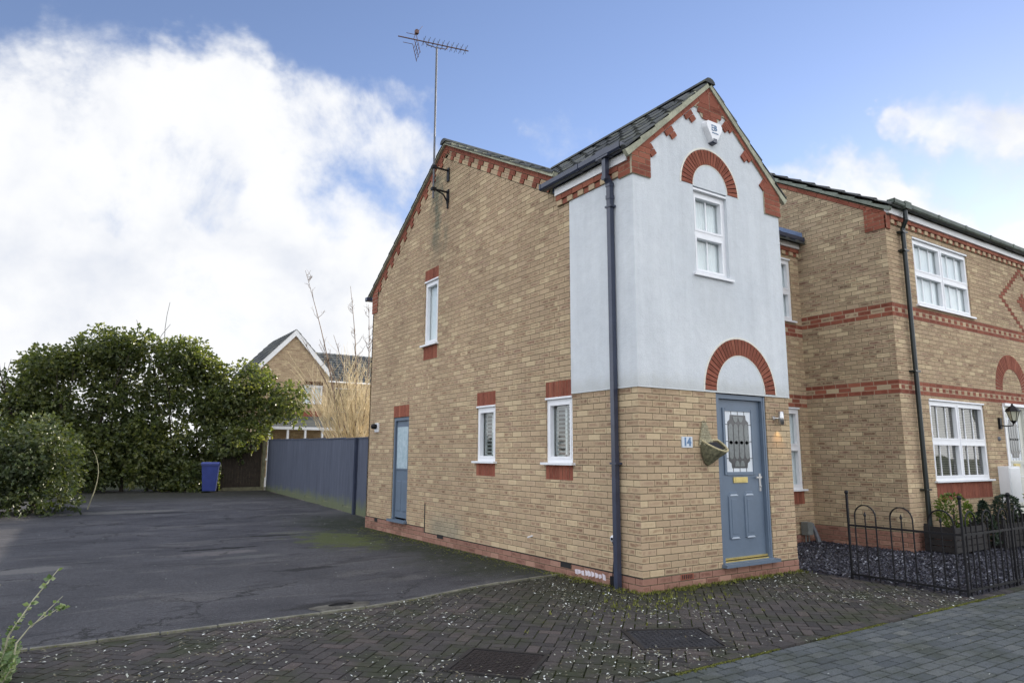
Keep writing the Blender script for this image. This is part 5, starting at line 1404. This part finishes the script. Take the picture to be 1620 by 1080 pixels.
for (bx, by, tx, ty, tz) in ((1.6,14.3,.45,14.9,7.05), (2.0,14.2,1.62,14.1,6.55), (2.2,14.2,2.15,13.9,6.0), (1.9,14.3,.9,14.6,4.9), (2,14.2,1.2,14.2,5.0), (1.8,14.2,.35,14.6,4.9)):
    p0 = Vector((bx,by,2)); p1 = Vector((tx,ty,tz)); pts = [p0+(p1-p0)*t+Vector((.12*sin(t*3), 0, 0)) for t in [i/8 for i in range(9)]]
    tm.tube(pts, [.028*(1-.8*i/8) for i in range(9)], 5, cap=False)
    for k in range(16 if tz > 5.5 else 6):
        t = rs.uniform(.35, .97); i = int(t*8); p = pts[i]+(pts[min(i+1,8)]-pts[i])*(t*8-i); a = rs.uniform(0, 2*pi); l_ = rs.uniform(.2,.75)*(1.25-t)
        q = p+Vector((cos(a)*l_*.6, sin(a)*l_*.6, l_*.8)); tm.tube([p, p+(q-p)*.5+Vector((cos(a),sin(a),0))*.04, q], [.009,.007,.005], 3, cap=False)
        for j_ in range(3):
            u = p+(q-p)*rs.uniform(.3,1); tm.tube([u, u+Vector((rs.gauss(0,.06), rs.gauss(0,.06), rs.uniform(.03,.15)))], [.0045,.003], 3, cap=False)
tm.build('tall_shoots', 'twig', gs)

# foreground shrub at the lower left corner
fg = empty('young_shrub', (-5.6, .15, 0), 'straggly young shrub with small pale leaves in the bottom left corner', 'shrub')
fm = MB(); fmn = MB(); rs = random.Random(33)
def stem(pts, r, nl, ls):
    pts = [Vector(p) for p in pts]; fm.tube(pts, [r*(1-.6*i/(len(pts)-1)) for i in range(len(pts))], 5)
    for k in range(nl):
        t = rs.uniform(.1, 1)*(len(pts)-1); i = min(int(t), len(pts)-2); p = pts[i]+(pts[i+1]-pts[i])*(t-i)
        for j_ in range(rs.choice((1,2,3))):
            leaf(fmn, p, Vector((rs.gauss(0,1), rs.gauss(0,1), rs.uniform(-.2,.8))), 1.25*ls*rs.uniform(.6,1.3), rs, rs.random(), .38)
stem([(-5.66,.30,0.000), (-5.62,.34,0.245), (-5.50,.36,0.462), (-5.37,.40,0.651)], .008, 34, .032)
stem([(-5.58,.20,0.000), (-5.57,.22,0.210), (-5.50,.25,0.308), (-5.36,.28,0.392)], .007, 6, .03)
stem([(-5.50,.25,0.294), (-5.42,.27,0.385), (-5.33,.3,0.476)], .004, 2, .03)
stem([(-5.36,.28,0.378), (-5.31,.28,0.406)], .004, 8, .034)
stem([(-5.75,.3,0.000), (-5.78,.3,0.350), (-5.70,.32,0.588)], .007, 14, .036)
stem([(-5.85,.3,0.000), (-5.82,.3,0.350), (-5.72,.3,0.462)], .007, 12, .036)
for k in range(30):
    a = rs.uniform(-.34, .10); b_ = rs.uniform(-.22,.30); h = rs.uniform(.12,.40)*(1 if a < -.02 else .55)
    stem([(-5.68+a*.6, .12+b_*.5, 0), (-5.68+a, .12+b_, h*.6), (-5.66+a*1.15, .12+b_*1.2, h)], .005, 20, .034)
fm.build('stems', 'palestem', fg); fmn.build('leaves', 'leafpale', fg)

# small plants in the planters
def shrub(name, loc, label, R_, H, mat, seed, n_, size, conical=False):
    rs = random.Random(seed); r = empty(name, loc, label, 'shrub'); m = MB(); tk = MB()
    tk.tube([Vector(loc), Vector(loc)+Vector((0,0,H*.6))], [.02,.008], 5); tk.build('stem', 'bark', r)
    for k in range(n_):
        z = rs.random(); rad = R_*((1-z)**.8 if conical else sqrt(max(0, 1-(2*z-1)**2)))*(.55+.45*rs.random()**.5)*(1+.3*mn.noise(Vector((z*5, k*.01, seed))))
        a = rs.uniform(0, 2*pi); p = Vector(loc)+Vector((cos(a)*rad, sin(a)*rad, z*H)); d_ = Vector((cos(a), sin(a), rs.uniform(.1,1.2)))
        for t in range(3): leaf(m, p, d_+Vector((rs.gauss(0,.4), rs.gauss(0,.4), rs.gauss(0,.4))), size*rs.uniform(.7,1.3), rs, rs.random(), .25)
    m.build('foliage', mat, r)
shrub('garden_shrub', (6.42,-.30,.36), 'bright yellow-green shrub beside the green downpipe', .24, .52, 'conifer', 1, 420, .05)
shrub('garden_shrub', (7.15,-.42,.1), 'small dark blue-green plant right of the yellow-green shrub', .20, .66, 'darkplant', 2, 500, .05, True)
shrub('garden_shrub', (8.0,-.42,.40), 'grey-green spiky plant in the planter under the window', .20, .42, 'darkplant', 3, 420, .05)
shrub('garden_shrub', (8.95,-.85,.1), 'tall feathery green conifer in front of the neighbouring door', .42, 1.35, 'conifer', 4, 1900, .07, False)

# ================================================================== FENCE, BIN
fe = empty('wooden_fence', (1.0, 15, 0), 'tall blue-grey painted close-board fence running back beside the drive', 'fence')
FP = [(.80+.0, 8.6), (.82,10.69), (.98,14.35), (1.10,17.6), (1.20,20.99)]
fp0 = Vector((.70, 8.1, 0)); fp1 = Vector((1.20, 20.99, 0)); fd = (fp1-fp0); fln = fd.length; fd.normalize(); fn = Vector((-fd.y, fd.x, 0))*1
pan = 1.84; k = 0; s = 0
while s < fln:
    e = min(s+pan, fln); pm = MB(); x = s
    while x < e-.02:
        p = fp0+fd*x; z = gz(p.x, p.y); x2 = min(x+.125, e)
        pm.box(x, x2-.002, -.008-.0015*(k % 2), .008, z+.13, z+1.83+random.uniform(-.004,.004), Fr(fp0, fd, fn, (0,0,1)), random.random()); x += .12; k += 1
    p = fp0+fd*s; z = gz(p.x, p.y)
    pm.box(s, e-.02, -.02, .012, z+.0, z+.14, Fr(fp0, fd, fn, (0,0,1)), .1); pm.box(s, e-.02, -.028, .028, z+1.83, z+1.86, Fr(fp0, fd, fn, (0,0,1)), .3)
    pm.build('fence_panel', 'fence', fe); s += pan
for s in (2.66,):
    p = fp0+fd*s; z = gz(p.x, p.y); pm = MB(); pm.box(s-.06, s+.06, -.03, .07, z-.05, z+1.84, Fr(fp0, fd, fn, (0,0,1)), .0); o = pm.build('post', 'navy', fe); o['label'] = 'dark painted post'
for i in range(2, 8):
    s = i*pan; p = fp0+fd*s; z = gz(p.x, p.y); pm = MB(); pm.box(s-.045, s+.045, -.10, -.012, z-.05, z+1.84, Fr(fp0, fd, fn, (0,0,1)), .2); pm.build('post', 'fence', fe)
bf = empty('wooden_fence', (.7, 21.6, 0), 'short brown weathered fence with a pale post under the overhanging evergreen', 'fence')
m1 = MB(); z = gz(0, 21)
m1.box(1.06, 1.17, 21.15, 21.26, z-.05, z+1.80); m1.build('post', 'wood', bf)
m1 = MB()
for k in range(14): m1.box(-.35+k*.1, -.255+k*.1, 21.22, 21.24, z+.05, z+1.72+.01*sin(k*3), rnd=random.random())
m1.build('fence_panel', 'brownwood', bf)
m1 = MB(); m1.box(-.3, 1.1, 21.1, 21.2, z-.02, z+.1); m1.build('gravel_board', 'wood', bf)
# wheelie bin
bn = empty('wheelie_bin', (-.83, 20.55, gz(0,20.5)), 'blue wheelie bin standing against the evergreen bush at the end of the drive', 'bin')
bz = gz(0, 20.5); BF = Fr((-.83, 20.55, bz), (.97,-.24,0), (.24,.97,0), (0,0,1))
def frustum(mb, x0, x1, y0, y1, z0, X0_, X1_, Y0_, Y1_, z1, fr):
    P = [fr(x0,y0,z0), fr(x1,y0,z0), fr(x1,y1,z0), fr(x0,y1,z0), fr(X0_,Y0_,z1), fr(X1_,Y0_,z1), fr(X1_,Y1_,z1), fr(X0_,Y1_,z1)]
    mb.add(P, [(3,2,1,0), (4,5,6,7), (0,1,5,4), (1,2,6,5), (2,3,7,6), (3,0,4,7)])
m1 = MB(); frustum(m1, -.21,.21,-.22,.26,.04, -.27,.27,-.32,.34,.92, BF); frustum(m1, -.29,.29,-.34,.36,.90, -.29,.29,-.34,.36,.96, BF); m1.build('bin_body', 'bin', bn)
m1 = MB(); frustum(m1, -.30,.30,-.37,.38,.96, -.27,.27,-.31,.36,1.03, BF); m1.tube([BF(-.25,.42,.98), BF(.25,.42,.98)], .018, 6); m1.build('lid', 'bin', bn)
for s in (-.25, .25):
    m1 = MB(); m1.lathe([(0,-.025),(.10,-.025),(.10,.025),(0,.025)], Fr(BF(s,.28,.10), BF.v, BF.n, BF.u), 14); m1.build('wheel', 'iron', bn)

# ================================================================== CAMERA
cam = bpy.data.cameras.new('camera'); co = bpy.data.objects.new('camera', cam); COL.objects.link(co)
cam.sensor_width = 36; cam.lens = 1082.367/1620*36; cam.clip_end = 2000; cam.clip_start = .05
yaw, pit, rol = radians(33.41878), radians(9.37171), radians(.21868)
f = Vector((sin(yaw)*cos(pit), cos(yaw)*cos(pit), sin(pit))); r = Vector((cos(yaw), -sin(yaw), 0)); u = r.cross(f)
r2 = cos(rol)*r+sin(rol)*u; u2 = -sin(rol)*r+cos(rol)*u
co.matrix_world = Matrix(((r2.x,u2.x,-f.x,-5.477), (r2.y,u2.y,-f.y,-5.694), (r2.z,u2.z,-f.z,1.477), (0,0,0,1)))
SC.camera = co
def pdir(px, py):
    return (f+r2*(px-810)/1082.367-u2*(py-540)/1082.367).normalized()

# ================================================================== SKY + SUN
SUN_AZ = 73; SUN_EL = 15         # degrees clockwise from +Y, elevation
sd3 = Vector((sin(radians(SUN_AZ))*cos(radians(SUN_EL)), cos(radians(SUN_AZ))*cos(radians(SUN_EL)), sin(radians(SUN_EL))))
sun = bpy.data.lights.new('sun', 'SUN'); sun.energy = 4.5; sun.angle = radians(.5); sun.color = (1, .90, .74)
so = bpy.data.objects.new('sun', sun); COL.objects.link(so); so.rotation_euler = sd3.to_track_quat('Z', 'Y').to_euler(); so.location = (20, 20, 20)
wd = bpy.data.worlds.new('World'); SC.world = wd; wd.use_nodes = True
wt = wd.node_tree; wn = wt.nodes; wl_ = wt.links; bg = wn['Background']
sky = wn.new('ShaderNodeTexSky'); sky.sky_type = 'NISHITA'; sky.sun_disc = False
sky.sun_elevation = radians(SUN_EL); sky.sun_rotation = radians(SUN_AZ); sky.air_density = 1.0; sky.dust_density = .05; sky.ozone_density = 2.0
tc = wn.new('ShaderNodeTexCoord')
def wm(op, a, b=None, clamp=False):
    n = wn.new('ShaderNodeMath'); n.operation = op; n.use_clamp = clamp
    for i, x in enumerate((a, b)):
        if x is None: continue
        if isinstance(x, (int, float)): n.inputs[i].default_value = x
        else: wl_.new(x, n.inputs[i])
    return n.outputs[0]
def wsm(x, a, b):
    n = wn.new('ShaderNodeMapRange'); n.interpolation_type = 'SMOOTHSTEP'; n.inputs[1].default_value = a; n.inputs[2].default_value = b; wl_.new(x, n.inputs[0]); return n.outputs[0]
def wnoise(scale, detail, rough, dist=0, vec=None):
    n = wn.new('ShaderNodeTexNoise'); n.inputs['Scale'].default_value = scale; n.inputs['Detail'].default_value = detail; n.inputs['Roughness'].default_value = rough; n.inputs['Distortion'].default_value = dist
    wl_.new(vec if vec is not None else tc.outputs['Generated'], n.inputs['Vector']); return n.outputs[0]
SKYTINT = (1.14,.98,1.06,1)
lobes = [  # px, py, angular radius (deg), weight
 (40,240,8,.95), (330,215,7,1.0), (400,225,5.5,.9), (180,255,7,.7), (300,290,8,.8), (480,280,8,.85), (570,260,6,.55), (620,240,5,.45),
 (60,440,13,1.2), (300,440,14,1.3), (480,430,11,1.25), (160,560,22,1.4), (450,560,14,1.4), (10,150,3.5,.6), (600,270,6,.7), (530,400,8,.8),
 (870,220,4,.42), (650,165,3.2,.38), (1490,195,4.2,.95), (1560,205,5.0,1.0), (1425,192,2.4,.85), (1600,335,6.5,1.15), (1480,335,6.2,1.2), (1400,350,5.5,1.1), (1330,350,4.5,.8), (1260,330,3.5,.6)]
wnz = wn.new('ShaderNodeTexNoise'); wnz.inputs['Scale'].default_value = 5.5; wnz.inputs['Detail'].default_value = 5; wnz.inputs['Roughness'].default_value = .6; wl_.new(tc.outputs['Generated'], wnz.inputs['Vector'])
w1 = wn.new('ShaderNodeVectorMath'); w1.operation = 'SUBTRACT'; wl_.new(wnz.outputs['Color'], w1.inputs[0]); w1.inputs[1].default_value = (.5,.5,.5)
w2 = wn.new('ShaderNodeVectorMath'); w2.operation = 'SCALE'; wl_.new(w1.outputs[0], w2.inputs[0]); w2.inputs['Scale'].default_value = .24
w3 = wn.new('ShaderNodeVectorMath'); w3.operation = 'ADD'; wl_.new(tc.outputs['Generated'], w3.inputs[0]); wl_.new(w2.outputs[0], w3.inputs[1])
w4 = wn.new('ShaderNodeVectorMath'); w4.operation = 'NORMALIZE'; wl_.new(w3.outputs[0], w4.inputs[0])
acc = None
for px, py, rad, w in lobes:
    dv = pdir(px, py); vm = wn.new('ShaderNodeVectorMath'); vm.operation = 'DOT_PRODUCT'; wl_.new(w4.outputs[0], vm.inputs[0]); vm.inputs[1].default_value = dv
    m_ = wm('MULTIPLY', wsm(vm.outputs['Value'], cos(radians(rad*1.18)), cos(radians(rad*.3))), w)
    acc = m_ if acc is None else wm('MAXIMUM', acc, m_)
acc = wm('MINIMUM', acc, 1.02)
for px, py, rad, w in [(150,240,3.2,.26), (310,310,3.0,.34), (560,330,3.2,.28), (1480,268,2.2,.5), (1400,262,2.6,.4), (1580,272,2.0,.45)]:
    dv = pdir(px, py); vm = wn.new('ShaderNodeVectorMath'); vm.operation = 'DOT_PRODUCT'; wl_.new(w4.outputs[0], vm.inputs[0]); vm.inputs[1].default_value = dv
    acc = wm('SUBTRACT', acc, wm('MULTIPLY', wsm(vm.outputs['Value'], cos(radians(rad*1.5)), cos(radians(rad*.2))), w))
# unseen clouds added all round outside the view, brightened to light the walls
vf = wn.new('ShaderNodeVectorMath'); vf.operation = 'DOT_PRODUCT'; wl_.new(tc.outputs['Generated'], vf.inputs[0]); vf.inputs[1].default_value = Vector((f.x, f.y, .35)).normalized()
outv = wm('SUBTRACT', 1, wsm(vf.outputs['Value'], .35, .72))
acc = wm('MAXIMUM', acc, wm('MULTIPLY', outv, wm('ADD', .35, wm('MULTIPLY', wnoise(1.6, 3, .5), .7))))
nz = wm('ADD', wm('MULTIPLY', wm('SUBTRACT', wnoise(4.6, 10, .62, .3), .5), 2.2), wm('MULTIPLY', wm('SUBTRACT', wnoise(15, 6, .65, .3), .5), .55))
dens = wsm(wm('ADD', acc, nz), .16, .98)
dens = wm('MULTIPLY', dens, wsm(acc, .02, .22))
shade = wsm(wm('ADD', wm('ADD', wnoise(5.5, 6, .55, .2), wm('MULTIPLY', dens, .18)), 0), .42, .70)
cr1 = wn.new('ShaderNodeMix'); cr1.data_type = 'RGBA'; cr1.inputs[6].default_value = (3.95,4.15,4.6,1); cr1.inputs[7].default_value = (5.1,5.15,5.25,1); wl_.new(shade, cr1.inputs[0])
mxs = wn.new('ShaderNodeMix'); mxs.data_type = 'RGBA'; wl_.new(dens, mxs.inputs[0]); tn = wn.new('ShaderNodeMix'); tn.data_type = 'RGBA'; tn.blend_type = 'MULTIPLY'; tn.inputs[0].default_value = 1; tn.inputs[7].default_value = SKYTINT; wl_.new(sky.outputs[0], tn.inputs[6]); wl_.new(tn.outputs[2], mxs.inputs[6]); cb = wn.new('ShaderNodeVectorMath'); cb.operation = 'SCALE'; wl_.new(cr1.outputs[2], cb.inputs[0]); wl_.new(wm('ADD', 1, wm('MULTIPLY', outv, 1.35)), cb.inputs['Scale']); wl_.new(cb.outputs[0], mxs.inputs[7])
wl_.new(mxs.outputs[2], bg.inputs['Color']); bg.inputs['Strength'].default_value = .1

SC.view_settings.view_transform = 'Standard'; SC.view_settings.look = 'None'; SC.view_settings.gamma = 1
SC.view_settings.exposure = 0.97
SC.cycles.max_bounces = 6; SC.cycles.transparent_max_bounces = 12; SC.cycles.diffuse_bounces = 3; SC.cycles.glossy_bounces = 3
for o in [o for o in COL.objects if o.parent is None]:
    pass
# child meshes of child parts are stored in world coordinates: undo the grand-parents' offset
for o in COL.objects:
    if o.parent and o.parent.parent: o.matrix_parent_inverse = Matrix()
